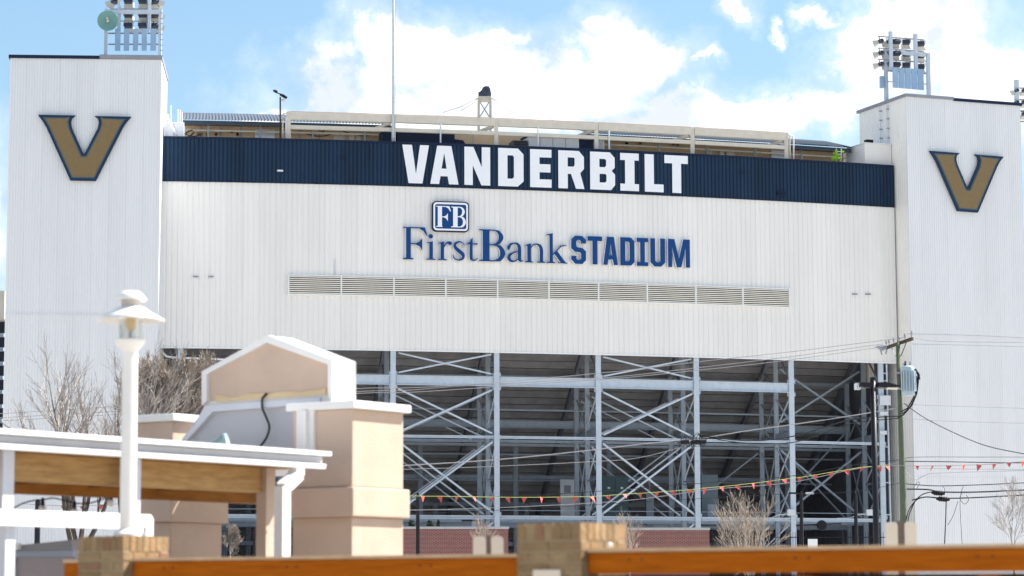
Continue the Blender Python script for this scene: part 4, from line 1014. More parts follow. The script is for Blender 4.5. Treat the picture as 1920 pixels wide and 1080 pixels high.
# right rack
YR_ = qL.y + 1.6
zr = zTR + .2
RR = thing('floodlight_rack', 'steel rack of stadium floodlights and five blue panels on the right tower', 'floodlights', atY(1700, 180, YR_))
def RP(px, py, f=0.):  # rack plane follows the tower front
    return on_plane(px, py, qL + inR * (1.9 + f), nR)
def rbox(x0, y0, x1, y1, f, d, m, name):
    a = RP(x0, y1, f); b = RP(x1, y1, f); zt_ = RP((x0 + x1) / 2, y0, f).z; zb_ = RP((x0 + x1) / 2, y1, f).z
    w = V3(b.x - a.x, b.y - a.y, 0).length
    return MB().obb(V3((a.x + b.x) / 2, (a.y + b.y) / 2, (zt_ + zb_) / 2), exR * w / 2, nR * d / 2, V3(0, 0, (zt_ - zb_) / 2)).build(name, m, RR)
a = on_plane(1660.5, 190, qL + inR * 3.0, nR)
for (x, y0, f, zb_) in ((1660, 92, 1.2, zTR + .2), (1739.5, 100, 0., zTR + .2)):
    p = RP(x, y0, f); MB().obb(V3(p.x, p.y, (p.z + zb_) / 2), exR * .11, nR * .11, V3(0, 0, (p.z - zb_) / 2)).build('post', STEEL, RR)
p0 = RP(1664, 97, 1.2); p1 = RP(1737, 103, 0.); p1.z = RP(1737, 103, 0).z; MB().beam(p0, p1, .18, .24).build('crossbeam', STEEL, RR)
for x, y0 in ((1671, 59), (1717.5, 64)):
    rbox(x - 2.9, y0, x + 2.9, 132, .35, .16, STEEL, 'mast')
for y0, y1 in ((68, 75), (90, 97), (111, 117)):
    MB().beam(RP(1647, y0, .7), RP(1732, y1, .7), .06, .07).build('lamp_rail', GTRIM, RR)
MB().beam(RP(1664, 133, .5), RP(1736, 138, 0.1), .06, .08).build('rail', GTRIM, RR); MB().beam(RP(1664, 153, .5), RP(1740, 158, 0.1), .05, .05).build('rail', GTRIM, RR)
for k in range(5):
    x = 1674.3 + k * 11.8; rbox(x, 127 + k * .7, x + 10.2, 164.5 + k * 1.0, .12, .08, PANB, 'panel')
rbox(1651, 143, 1656, 165, 1.2, .25, PANB, 'junction_box')
for i, yy in enumerate((79, 101, 122)):
    flood(RR, RP(1647, yy, 1.2), 78, -20); flood(RR, RP(1680, yy + 2, 1.0), 10); flood(RR, RP(1699, yy + 3, 1.0), -8); flood(RR, RP(1727, yy + 6, 1.0), -18)
    flood(RR, RP(1666, yy + 1, 1.3), 40)
# partly seen rack beyond the right tower
zr = 20
YF = 205
RB = thing('floodlight_rack', 'floodlight rack half seen past the right edge of the right tower', 'floodlights', atY(1925, 400, YF))
post2(RB, 1926, 150, 900, YF, .35, 'post')
for y in (165, 187, 208, 228): fbox(MB(), 1902, y - 1, 1960, y + 1, YF + .3, .08).build('lamp_rail', GTRIM, RB)
for y in (172, 194, 216):
    flood(RB, atY(1903, y, YF), 70); flood(RB, atY(1921, y, YF + .4), 5)

# stand beyond the left edge
r = thing('side_stand', 'sliver of a grey stand with open dark bays at the far left edge', 'building', atY(-20, 700, 185))
a = atY(-160, 1060, 185); b = atY(9, 545, 185); z2 = atY(0, 598, 185).z
MB().box(a.x, b.x, 185, 200, z2, b.z).build('parapet', CREAM, r)
MB().box(a.x, b.x - .2, 187, 200, 0, z2).build('recess', DARK, r)
for k in range(10):
    z = z2 - 1.0 - k * 1.05; MB().box(a.x, b.x - .1, 185.5, 186.1, z - .25, z).build('seating_edge', STEELD, r)

# ------------------------------------------------------------------ between stand and road: brick walls, picket fence
def brick_wall(x0, x1, ytop, Y, lab):
    a = atY(x0, ytop, Y); b = atY(x1, ytop, Y); r = thing('brick_wall', lab, 'wall', V3((a.x + b.x) / 2, Y, 0))
    MB().box(a.x, b.x, Y, Y + .35, 0, a.z - .12).build('brickwork', REDBR, r)
    n = max(2, int((b.x - a.x) / 1.2)); w = (b.x - a.x + .1) / n
    for k in range(n): MB().box(a.x - .05 + w * k, a.x - .05 + w * (k + 1) - .012, Y - .06, Y + .41, a.z - .12, a.z + .02).build('coping_stone', mat('coping_stone', (.40, .41, .42), .8), r)
brick_wall(640, 953, 988, 150, 'red brick wall with pale coping right of the tan pillar')
brick_wall(1150, 1330, 990, 150.5, 'red brick wall with pale coping right of the middle brick pier')
def fence(x0, x1, ytop, Y, lab):
    a = atY(x0, ytop, Y); b = atY(x1, ytop, Y); r = thing('picket_fence', lab, 'fence', V3((a.x + b.x) / 2, Y, 0)); top = a.z
    mb = MB(); n = int((b.x - a.x) / .15)
    for k in range(n): x = a.x + k * .15; mb.box(x - .012, x + .012, Y - .012, Y + .012, .1, top)
    mb.build('pickets', BLACK, r, kind='stuff')
    for z in (.3, top - .3): MB().box(a.x, b.x, Y - .03, Y - .012, z - .025, z + .025).build('rail', BLACK, r)
    m = max(1, int((b.x - a.x) / 2.4))
    for k in range(m + 1): x = a.x + (b.x - a.x) * k / m; MB().box(x - .05, x + .05, Y - .05, Y + .05, 0, top + .15).build('post', BLACK, r)
fence(1336, 1662, 998, 152, 'black metal picket fence under the right part of the stand')
fence(395, 640, 993, 152, 'black metal picket fence seen between the tan pillars')
# grey sheet wall behind the fence
for (x0, x1, lab) in ((1440, 1660, 'grey ribbed sheet hoarding behind the right picket fence'), (395, 640, 'grey ribbed sheet hoarding seen between the tan pillars')):
    a = atY(x0, 990, 158); b = atY(x1, 990, 158); r = thing('hoarding', lab, 'hoarding', V3((a.x + b.x) / 2, 158, 0)); nn_ = int((b.x - a.x) / 1.0)
    for k in range(nn_): 
        o = ribbed(.99, 0, a.z, 4, .05).build('sheet', mat('hoarding_grey', (.26, .29, .34), .6), r); o.location = V3(a.x + k * 1.0, 158, 0) - wl(r)
# cars tops / planting boxes peeking over the left brick wall
for (x, w) in ((772, 13), (806, 13), (822, 6)):
    a = atY(x, 988, 156); r = thing('clipped_shrub', 'dark rounded shrub over the left brick wall, near x%d of three' % x if False else {772: 'leftmost dark shrub top over the red brick wall', 806: 'middle dark shrub top over the red brick wall', 822: 'small right dark shrub top over the red brick wall'}[x], 'shrub', V3(a.x, 156, 0))
    mb = MB(); random.seed(x)
    rr = w / F * 156 / 2
    for k in range(260):
        d = V3(random.gauss(0, 1), random.gauss(0, 1), random.gauss(0, 1)).normalized() * random.uniform(.6, 1); q = V3(a.x, 156, a.z + .1) + V3(d.x * rr, d.y * rr, d.z * .38)
        e = V3(random.gauss(0, 1), random.gauss(0, 1), random.gauss(0, 1)).normalized() * .06; f = e.cross(d).normalized() * .04; mb.add([q - e, q + f, q + e, q - f], [(0, 1, 2, 3)])
    mb.build('foliage', mat('dark_leaf', (.03, .045, .02), .8), r); MB().tube([V3(a.x, 156, 0), V3(a.x, 156, a.z)], .05, 6).build('stem', BARK, r)
a = atY(872, 988, 155); b = atY(893, 976, 155)
r = thing('air_conditioner', 'small grey unit and dark canopy over the left brick wall', 'unit', V3(a.x, 155, 0)); MB().box(a.x + .4, b.x, 155, 155.7, a.z - .3, b.z - .05).build('housing', STEELD, r); MB().box(a.x - .2, b.x + .2, 154.9, 155.9, b.z - .04, b.z + .04).build('canopy', BLACK, r); MB().box(a.x + .5, a.x + .6, 155.2, 155.3, 0, a.z).build('stand', BLACK, r)
a = atY(1541, 985, 157); r = thing('wall_fan', 'dark round fan hanging under the stand behind the right fence', 'fan', a)
MB().lathe([(.0, -.1), (.30, -.1), (.33, 0), (.30, .1), (0, .1)], a, 16, (0, -1, 0)).build('drum', BLACK, r); MB().beam(a + V3(-1.6, 0, 0), a + V3(1.2, 0, .1), .08, .08).build('bracket', BLACK, r)
a = atY(1519, 1018, 150); b = atY(1537, 1010, 150); r = thing('notice', 'small white notice low on the right picket fence', 'notice', a); MB().box(a.x, b.x, 150.9, 150.95, a.z - .6, b.z).build('board', WHITE, r)
MB().box(a.x + .1, a.x + .15, 150.95, 151.0, 0, b.z).build('post', BLACK, r)

# slim black lamp posts near the stand
def slim_post(x, ytop, Y, lab, heads=False, w=.12):
    a = atY(x, ytop, Y); r = thing('lamp_post', lab, 'lamp post', V3(a.x, Y, 0)); MB().tube([V3(a.x, Y, 0), V3(a.x, Y, a.z)], [w * .62, w * .5], 8).build('pole', BLACK, r)
    MB().lathe([(0, .12), (.05, .1), (.07, 0), (0, 0)], a, 8).build('cap', BLACK, r)
    if heads:
        for sgn in (-1, 1):
            MB().beam(a + V3(0, 0, -.05), a + V3(sgn * .35, 0, 0), .05, .05).build('arm', BLACK, r)
            MB().prism([(-.25, -.04), (.25, -.04), (.2, .06), (-.2, .06)], a + V3(sgn * .48, -.12, 0), V3(1, 0, 0), V3(0, 0, 1), V3(0, 1, 0), .24).build('lamp_head', BLACK if sgn < 0 else OFFW, r)
slim_post(783.5, 928, 140, 'slim black post at the left end of the pennant string', w=.2)
slim_post(1502, 925, 145, 'slim black lamp post with two heads in front of the stand', True, .2)
slim_post(1604, 928, 145, 'plain slim black post in front of the last steel bay', w=.2)
slim_post(71, 945, 60, 'black post seen under the timber roof at the far left', w=.13)

# tall black street lamp
YS = 46
a = atY(1637, 716, YS); b = atY(1641.5, 1018, YS)
r = thing('street_lamp', 'tall black street lamp with two flat heads in front of the last bay', 'street lamp', V3(a.x, YS, 0))
MB().tube([V3(a.x, YS, 0), V3(a.x, YS, a.z + .04)], [.062, .05], 12).build('pole', BLACK, r, smooth=True)
MB().lathe([(0, .05), (.055, .03), (.06, -.03)], a + V3(0, 0, .05), 12).build('cap', BLACK, r)
zl_ = atY(1640, 723, YS).z
MB().beam(V3(a.x, YS, zl_), V3(a.x - .16, YS - .05, zl_), .05, .09).build('arm', BLACK, r); MB().beam(V3(a.x, YS, zl_), V3(a.x + .2, YS, zl_), .05, .09).build('arm', BLACK, r)
lh = MB().prism([(0, -.035), (.16, -.05), (.42, -.025), (.42, .0), (.16, .06), (0, .05)], V3(a.x + .08, YS - .13, zl_), V3(1, .25, 0).normalized(), V3(0, 0, 1), V3(-.25, 1, 0).normalized(), .26).build('lamp_head', BLACK, r)
MB().prism([(0, 0), (.22, 0), (.22, .02), (0, .02)], V3(a.x + .24, YS - .10, zl_ - .06), V3(1, .25, 0).normalized(), V3(0, 0, 1), V3(0, 1, 0), .2).build('lens', CREAM, lh)
lh = MB().prism([(0, -.035), (.14, -.05), (.22, -.03), (.22, .05), (0, .05)], V3(a.x - .09, YS + .12, zl_), V3(-1, -.2, 0).normalized(), V3(0, 0, 1), V3(.2, -1, 0).normalized(), .24).build('lamp_head', BLACK, r)
for k in range(3): MB().box(a.x - .33 + k * .035, a.x - .31 + k * .035, YS - .1, YS + .1, zl_ - .07, zl_ + .04).build('led_fin', OFFW, lh)

# ------------------------------------------------------------------ wooden utility pole
YP = 110
a = atY(1683.5, 642, YP); b = atY(1694, 975, YP)
UPo = thing('utility_pole', 'greenish wooden utility pole with a crossarm of insulators beside the right tower', 'utility pole', V3(b.x + (b.x - a.x) * .6, YP, 0))
base = V3(b.x + (b.x - a.x) * (b.z / (a.z - b.z)) * .45, YP, 0)
pts = [base, b, (a + b) / 2 + V3(.02, 0, 0), a]
MB().tube(pts, [.16, .145, .125, .09], 12).build('pole', WOODG, UPo, smooth=True)
ca = atY(1661, 652.5, YP + .9); cb_ = atY(1711, 635, YP - .6)
ARMW = mat('crossarm_wood', (.10, .08, .06), .85, var=.3, scale=8)
arm = MB().beam(ca, cb_, .11, .13).build('crossarm', ARMW, UPo)
for f, s_ in ((.02, 1), (.12, .8), (.30, .8), (.5, 1), (.72, 1), (.97, 1)):
    q = ca + (cb_ - ca) * f + V3(0, -.02, .065)
    MB().lathe([(.02, 0), (.02, .10), (.055, .12), (.06, .15), (.04, .17), (.055, .19), (.055, .22), (.03, .24), (.035, .28), (0, .30)], q, 10).build('insulator', INSUL, arm)
for f in (-.12, -.04, .05):   # strain insulators on the left end
    q = ca + (cb_ - ca) * f
    MB().lathe([(0, -.25), (.05, -.22), (.05, -.16), (.07, -.1), (.04, -.08), (.07, 0), (.04, .02), (.07, .1), (.03, .14), (0, .25)], q + V3(-.12, 0, .0 - f), 10, (-.8, .2, -.35 - f * 2)).build('insulator', INSUL, arm)
MB().lathe([(0, -.2), (.035, -.2), (.035, .12), (0, .12)], ca + V3(-.2, 0, -.2), 8, (.3, 0, -1)).build('fuse_cutout', INSUL, arm)
MB().lathe([(0, -.2), (.035, -.2), (.035, .12), (0, .12)], ca + V3(.02, 0, -.16), 8, (-.3, 0, -1)).build('fuse_cutout', INSUL, arm)
MB().beam(cb_ + (ca - cb_) * .22 + V3(0, 0, -.05), atY(1689, 668, YP), .035, .02).build('arm_brace', CABLE, UPo)
MB().beam(ca + (cb_ - ca) * .2 + V3(0, 0, -.05), atY(1680, 668, YP), .035, .02).build('arm_brace', WIRE, UPo)
# transformer can
tc_ = atY(1703, 742, YP - .3); th = atY(1703, 688, YP - .3).z - tc_.z
TRF = thing('transformer', 'pale blue pole transformer can with cooling fins and black cables', 'transformer', tc_)
MB().lathe([(0, 0), (.26, 0), (.285, .03), (.285, th - .06), (.27, th), (.20, th + .04), (0, th + .06)], tc_, 24).build('tank', TRANSF, TRF, smooth=True)
for k in range(7):
    an = math.radians(-150 + k * 20); q = tc_ + V3(math.cos(an) * .32, math.sin(an) * .32, 0); d = V3(math.cos(an), math.sin(an), 0)
    MB().obb(q + V3(0, 0, th * .5), d * .045, V3(-d.y, d.x, 0) * .022, V3(0, 0, th * .36)).build('cooling_fin', TRANSF, TRF)
for dx in (-.1, .12): MB().lathe([(.05, 0), (.03, .06), (.06, .08), (.03, .14), (.05, .16), (.02, .24), (0, .26)], tc_ + V3(dx, 0, th + .02), 10).build('bushing', INSUL if dx > 0 else CABLE, TRF)
MB().beam(tc_ + V3(-.27, 0, th * .8), tc_ + V3(-.42, .2, th * .8), .1, .08).build('bracket', GTRIM, TRF); MB().beam(tc_ + V3(-.27, 0, th * .25), tc_ + V3(-.42, .2, th * .25), .1, .08).build('bracket', GTRIM, TRF)
for k, pts in enumerate(([(1716, 694), (1721, 703), (1722, 716), (1719, 738), (1710, 760), (1694, 778), (1683, 783)], [(1714, 698), (1719, 708), (1721, 720), (1717, 742), (1706, 764), (1692, 776)],
                          [(1712, 700), (1718, 712), (1719, 726), (1713, 745), (1702, 765), (1690, 772)], [(1693, 682), (1697, 686), (1700, 690)])):
    MB().tube([atY(x, y, YP - .35) for x, y in pts], .028 if k < 3 else .012, 6).build('cable', CABLE, TRF, smooth=True)
MB().tube([atY(x, y, YP - .35) for x, y in ((1715, 692), (1722, 702), (1723, 712))], .06, 8).build('splice', CABLE, TRF)

def catm(P_, n=7):
    res = []
    for i in range(len(P_) - 1):
        p0, p1, p2, p3 = P_[max(i - 1, 0)], P_[i], P_[i + 1], P_[min(i + 2, len(P_) - 1)]
        for k in range(n):
            t = k / n; res.append(.5 * ((2 * p1) + (-p0 + p2) * t + (2 * p0 - 5 * p1 + 4 * p2 - p3) * t * t + (-p0 + 3 * p1 - 3 * p2 + p3) * t ** 3))
    res.append(P_[-1]); return res
def wire(lab, pts, rad, m, Y=YP, name='power_line', cat='cable', group='overhead lines'):
    P_ = [atY(*(p if len(p) == 3 else (p[0], p[1], Y))) for p in pts]; P_ = catm(P_)
    o = MB().tube(P_, rad, 5).build(name, m, None); tag(o, lab, cat, group); return o
wire('highest thin conductor left of the wooden pole', [(1697, 633, YP), (1600, 645), (1480, 660), (1330, 676), (1160, 696), (1000, 711), (880, 721), (760, 727.5), (663, 729), (400, 750), (60, 772), (-60, 779)], .014, WIRE)
wire('second thin conductor left of the wooden pole', [(1655, 645, YP), (1560, 658), (1480, 669), (1330, 687), (1160, 706), (1000, 716), (860, 724), (760, 732), (663, 735), (400, 760), (60, 780), (-60, 786)], .014, WIRE)
wire('third thin conductor left of the wooden pole', [(1650, 651, YP), (1480, 675), (1330, 692), (1160, 709), (1000, 720), (860, 730), (760, 736), (663, 738.5), (400, 765), (60, 786), (-60, 790)], .014, WIRE)
wire('highest thin conductor right of the wooden pole', [(1700, 625.5, YP), (1800, 628), (1930, 634), (2100, 645)], .013, WIRE)
wire('second thin conductor right of the wooden pole', [(1710, 632, YP), (1760, 640), (1930, 643), (2100, 652)], .013, WIRE)
wire('third thin conductor right of the wooden pole', [(1710, 645, YP), (1760, 646), (1930, 651), (2100, 662)], .013, WIRE)
wire('faint wire level with the bottom of the transformer', [(1692, 757), (1740, 760), (1930, 766)], .010, WIRE)
wire('faint wire just above the sagging black cable', [(1692, 778), (1740, 788), (1930, 794)], .010, WIRE)
wire('pale cable rising to the pole past the middle columns', [(1690, 764), (1600, 779), (1480, 797), (1400, 808), (1310, 822), (1200, 833), (1100, 845), (930, 862), (757, 873), (560, 885)], .022, WIRE)
wire('thick black cable rising to the pole past the middle columns', [(1690, 780), (1600, 786), (1550, 800), (1500, 815), (1450, 824), (1400, 826), (1350, 822), (1310, 815)], .026, CABLE)
wire('second black cable looping below the pale one near the middle', [(1692, 784), (1600, 793), (1545, 812), (1490, 829), (1430, 832), (1370, 828), (1320, 818)], .02, CABLE)
wire('thin cable crossing low behind the last bay', [(1690, 868), (1600, 880), (1480, 905), (1330, 918), (1180, 938), (1000, 949), (800, 956), (560, 960)], .012, WIRE)
wire('dark cable just above the pennant string on the left', [(1690, 862), (1600, 872), (1480, 893), (1330, 905), (1200, 915), (1000, 929), (800, 934), (560, 936)], .014, CABLE)
wire('dark cable low across the middle bays', [(1690, 905), (1600, 922), (1480, 926), (1330, 934), (1200, 941), (1000, 953), (800, 962), (560, 966)], .010, CABLE)
wire('thin pale cable through the lower braces', [(1320, 826), (1200, 858), (1100, 866), (980, 872), (860, 877), (757, 880), (560, 888)], .012, WIRE)
wire('black cable sagging from the transformer to the right edge', [(1695, 756), (1712, 769), (1740, 787), (1790, 812), (1850, 836), (1925, 852), (2050, 875)], .022, CABLE)
wire('upper straight black cable across the right tower', [(1695, 865), (1760, 865.5), (1840, 867), (1930, 868), (2100, 868)], .020, CABLE)
wire('thin straight wire above the pennants on the right tower', [(1690, 866), (1710, 857.5), (1840, 857), (1930, 857)], .010, CABLE)
wire('thin straight wire below the pennants on the right tower', [(1696, 877), (1780, 879), (1930, 880.5)], .012, WIRE)
wire('kinked wire under the pennants on the right tower', [(1692, 880), (1716, 899), (1722, 898), (1740, 889), (1770, 886.5), (1930, 882)], .012, WIRE)
wire('upper of three thick black cables low on the right tower', [(1697, 907), (1720, 909), (1760, 911), (1840, 909), (1930, 905), (2100, 900)], .02, CABLE)
wire('middle of three thick black cables low on the right tower', [(1700, 917), (1740, 918), (1760, 922), (1800, 923), (1850, 922), (1930, 918.5), (2100, 914)], .032, CABLE)
wire('lowest of three thick black cables low on the right tower', [(1710, 938), (1735, 932), (1765, 934), (1800, 934), (1850, 932), (1930, 928), (2100, 922)], .028, CABLE)
SP = thing('cable_splice', 'pair of black splice cases hanging on the cables right of the wooden pole', 'splice case', atY(1762, 930, YP))
for (x, y, w) in ((1759, 924.5, 13), (1768, 936, 13)):
    c = atY(x, y, YP - .05); MB().lathe([(0, -.30), (.05, -.29), (.075, -.2), (.10, -.18), (.10, .18), (.075, .2), (.05, .29), (0, .3)], c, 12, (1, 0, -.08)).build('case', CABLE, SP, smooth=True)
    for k in (-.15, -.05, .05, .15): MB().lathe([(.105, -.02), (.118, -.01), (.118, .01), (.105, .02)], c + V3(k, 0, -.08 * k), 12, (1, 0, -.08)).build('band', BLACK, SP)
for k, pts in enumerate(([(1702, 978), (1706, 962), (1716, 940), (1730, 927), (1748, 922)], [(1699, 975), (1705, 955), (1718, 938), (1735, 932), (1757, 934)],
                          [(1774, 940), (1773, 975), (1771, 1020)], [(1803, 925), (1800, 935), (1808, 945), (1816, 938), (1812, 928)], [(1713, 915), (1720, 904), (1724, 906), (1720, 916), (1733, 917)],
                          [(1765, 910), (1771, 916), (1771, 924)], [(1806, 912), (1802, 925), (1800, 950), (1804, 1020)], [(1796, 940), (1788, 965), (1777, 985)])):
    MB().tube(catm([atY(x, y, YP - .1) for x, y in pts]), .024 if k < 3 else .011, 5).build('cable_tail', CABLE, SP)
# tangled splice in mid span
TG = thing('cable_coil', 'tangled black cable coil hanging in front of the fifth steel column', 'cable', atY(1305, 825, YP))
random.seed(5)
for k in range(9):
    pts = [atY(1272 + 52 * (j / 7) + random.uniform(-6, 6), 826 + random.uniform(-14, 12), YP + random.uniform(-.2, .2)) for j in range(8)]
    MB().tube(catm(pts, 4), .012, 4).build('loop', CABLE, TG)
for x, w in ((1284, 8), (1303, 12), (1316, 6)): MB().lathe([(0, -.2), (.09, -.18), (.10, .18), (0, .2)], atY(x, 829, YP - .1), 10, (1, 0, .1)).build('case', CABLE, TG)

# ------------------------------------------------------------------ pennant string
YF_ = 100
PN = thing('pennant_string', 'long string of small red orange pennants across the lower stand', 'pennants', atY(1300, 940, YF_))
fl = [(793, 932), (825, 932), (857, 932.5), (889, 933), (921, 933.5), (952, 934), (983, 934), (1015, 934), (1047, 933.5), (1079, 933), (1109.5, 932.5), (1140, 930.5), (1171, 928), (1201, 926.5), (1231, 924.5), (1261.5, 922), (1293, 920), (1322, 916.5), (1353, 914), (1382, 911), (1412, 907.5), (1441, 904),
      (1471, 900), (1500, 896.5), (1530, 892), (1557.5, 887), (1587, 882.5), (1617, 877.5), (1649, 876), (1664, 875)]
fr_ = [(1720, 875), (1749, 875), (1779, 874.5), (1807, 873.5), (1836, 873), (1864.5, 871.5), (1892, 869), (1919, 867.5)]
lf = [(119, 950), (154, 950.5), (189, 948)]
def pen_mesh():
    mb = MB(); w, h = .105, .25
    vs = []
    for j, (f, y) in enumerate(((1, 0), (.52, -.5), (0.04, -1))):
        for s_ in (-1, 0, 1): vs.append(V3(s_ * w * f, .015 * (1 - abs(s_)) * (1 - j * .3), y * h))
    fs = []
    for j in range(2):
        for i in range(2): a = j * 3 + i; fs.append((a, a + 1, a + 4, a + 3))
    return mb.add(vs, fs)
ps = None; random.seed(11)
def hang(lst, root):
    global ps
    for (x, y) in lst:
        q = atY(x, y - 1.5, YF_)
        if ps is None: ps = pen_mesh().build('pennant', PINK, None); ps.parent = root; o = ps
        else: o = ps.copy(); COL.objects.link(o); o.parent = root
        o.location = q - wl(root); o.rotation_euler = (random.uniform(-.55, .55), random.uniform(-.38, .38), random.uniform(-1.0, 1.0)); o.scale = (random.uniform(.85, 1.2), 1, random.uniform(.7, 1.15))
def cord(lst, root, m):
    MB().tube(catm([atY(x, y - 1.5, YF_) for x, y in lst], 4), .010, 4).build('cord', m, root)
cord([(560, 930), (640, 931), (783, 931.5)] + fl, PN, CORDY); hang(fl, PN)
P2 = thing('pennant_string', 'short run of red orange pennants crossing the right tower', 'pennants', atY(1800, 875, YF_))
cord([(1664, 875)] + fr_ + [(1960, 866)], P2, CORDD); hang(fr_, P2)
P3 = thing('pennant_string', 'three red pennants seen below the timber roof at the left', 'pennants', atY(150, 950, YF_))
cord([(40, 946)] + lf + [(260, 944)], P3, CORDD); hang(lf, P3)

# ------------------------------------------------------------------ bare trees
def bare_tree(name, lab, px, py_top, Y, width_px, stems, levels, seed, twig_m=TWIG, bark_m=BARK, dens=1.0, vase=.55, trunk_r=.11, fork_z=.8, group=None, cat='tree', minr=.006):
    rnd = random.Random(seed); top = atY(px, py_top, Y); base = V3(top.x, Y, 0); H = top.z; half = width_px / F * Y / 2
    r = thing(name, lab, cat, base, group); tr = MB(); tw = MB()
    def grow(p, d, ln, rad, lv):
        n = 4 if lv < 2 else 3; pts = [p]; q = p.copy(); dd = d.copy()
        for k in range(n):
            dd = (dd + V3(rnd.gauss(0, .10), rnd.gauss(0, .10), rnd.gauss(.05, .06))).normalized(); q = q + dd * ln / n; pts.append(q.copy())
        rs = [max(minr, rad * (1 - .55 * k / n)) for k in range(n + 1)]
        (tr if lv < 2 else tw).tube(pts, rs, 6 if lv < 2 else 3, lv < 1)
        if lv >= levels: return
        m = int(round((3 if lv < 1 else 4 if lv < 3 else 4) * dens + rnd.random() * .8))
        for k in range(m):
            f = .35 + .65 * (k + rnd.random()) / m; i = min(n - 1, int(f * n)); pp = pts[i].lerp(pts[i + 1], f * n - i)
            ax = V3(rnd.gauss(0, 1), rnd.gauss(0, 1), rnd.gauss(0, .4)); side = (ax - dd * ax.dot(dd)).normalized()
            nd = (dd * 1.0 + side * rnd.uniform(.35, .85) + V3(0, 0, .12)).normalized()
            grow(pp, nd, ln * rnd.uniform(.45, .72), rad * .5, lv + 1)
        grow(q, dd, ln * .6, rad * .5, lv + 1)
    tr.tube([base, base + V3(.03, 0, fork_z * .5), base + V3(0, 0, fork_z)], [trunk_r * 1.35, trunk_r * 1.1, trunk_r], 10)
    for s_ in range(stems):
        a = 2 * math.pi * s_ / stems + rnd.uniform(-.3, .3); sp = rnd.uniform(.25, 1) * vase
        d = V3(math.cos(a) * sp * half / (H * .35), math.sin(a) * sp * .6, 1).normalized()
        grow(base + V3(0, 0, fork_z * rnd.uniform(.8, 1)), d, (H - fork_z) * rnd.uniform(.46, .60), trunk_r * .62, 0)
    tr.build('trunk', bark_m, r); tw.build('crown', twig_m, r); return r
bare_tree('bare_tree', 'large bare spreading tree in front of the left tower', 148, 700, 88, 180, 6, 4, 4, twig_m=TWIG, dens=.62, trunk_r=.19, vase=.85, fork_z=3.0)
bare_tree('bare_tree', 'bare tree directly behind the white lamp post', 240, 700, 92, 100, 5, 4, 9, twig_m=TWIG, dens=.66, trunk_r=.16, vase=.7, fork_z=3.4)
bare_tree('bare_tree', 'dense sunlit bare tree in the left opening of the stand', 348, 690, 96, 60, 6, 5, 21, twig_m=TWIGB, bark_m=TWIG, dens=1.0, trunk_r=.10, vase=.8, fork_z=6.2, minr=.010)
bare_tree('bare_tree', 'smaller sunlit bare tree between the lamp post and the left opening', 312, 690, 98, 34, 4, 5, 33, twig_m=TWIGB, bark_m=TWIG, dens=.9, trunk_r=.08, vase=.7, fork_z=6.2, minr=.009)
bare_tree('bare_shrub', 'bare many stemmed shrub in front of the sixth steel column', 1406, 945, 125, 60, 9, 3, 41, twig_m=TWIGB, bark_m=TWIG, dens=.75, trunk_r=.05, vase=.85, fork_z=2.0, cat='shrub', minr=.009)
bare_tree('bare_tree', 'thin bare young tree at the right edge before the right tower', 1897, 926, 105, 26, 2, 4, 52, twig_m=TWIG, dens=.8, trunk_r=.035, vase=.4, fork_z=3.0, minr=.006)
bare_tree('bare_shrub', 'small bare sapling above the pale boards left of the middle pier', 913, 976, 120, 14, 4, 3, 61, twig_m=TWIGB, bark_m=TWIG, dens=.8, trunk_r=.03, vase=.5, fork_z=3.2, cat='shrub', minr=.007)
bare_tree('bare_shrub', 'small bare sapling just right of the middle brick pier', 1180, 968, 122, 34, 5, 3, 77, twig_m=TWIGB, bark_m=TWIG, dens=.8, trunk_r=.03, vase=.8, fork_z=3.0, cat='shrub', minr=.007)
bare_tree('bare_shrub', 'small bare sapling between the two tan pillars', 432, 975, 90, 20, 4, 4, 81, twig_m=TWIGB, bark_m=TWIG, dens=.85, trunk_r=.025, vase=.8, fork_z=3.3, cat='shrub', minr=.006)

# ------------------------------------------------------------------ foreground shelter and its frame of reference
TH = math.radians(36.4)
U = V3(math.sin(TH), math.cos(TH), 0); VV = V3(-math.cos(TH), math.sin(TH), 0)
PC = atY(660, 900, 24); P0 = V3(PC.x, PC.y, 0)
def uvz(u, v, z): return P0 + U * u + VV * v + V3(0, 0, z)
def onv(px, py, v):     # on the plane v = const
    q = on_plane(px, py, P0 + VV * v, VV); d = q - P0; return d.dot(U), q.z
def onu(px, py, u):
    q = on_plane(px, py, P0 + U * u, U); d = q - P0; return d.dot(VV), q.z
def lbox(mb, u0, u1, v0, v1, z0, z1): return mb.obb(uvz((u0 + u1) / 2, (v0 + v1) / 2, (z0 + z1) / 2), U * (u1 - u0) / 2, VV * (v1 - v0) / 2, V3(0, 0, (z1 - z0) / 2))
def zp(py, Y=24): return CZ + (atY(660, py, Y).z - CZ)
u1, _ = onv(756.5, 850, 0); v1, _ = onu(548, 1000, 0)
zc0, zc1, zb0, zb1 = zp(766), zp(751), zp(969), zp(913)
def pillar(lab, cu, cv, du, dv, group='stucco pillars of the shelter'):
    r = thing('stucco_pillar', lab, 'pillar', uvz(cu, cv, 0), group)
    lbox(MB(), cu, cu + du, cv, cv + dv, zb1, zc0).build('upper_shaft', STUCCO, r, bevel=.012)
    lbox(MB(), cu - .05, cu + du + .045, cv - .05, cv + dv + .05, zb0, zb1).build('band', STUCCO, r, bevel=.015)
    lbox(MB(), cu + .0, cu + du, cv, cv + dv, 0, zb0).build('lower_shaft', STUCCO, r, bevel=.012)
    lbox(MB(), cu - .055, cu + du + .05, cv - .06, cv + dv + .05, zc0, zc1).build('cap', TRIMW, r, bevel=.01)
    return r
R1 = pillar('tan stucco pillar with a white cap right of the gable', 0, 0, u1, v1)
va, _ = onu(592, 800, 0); vb, _ = onu(560, 800, 0)
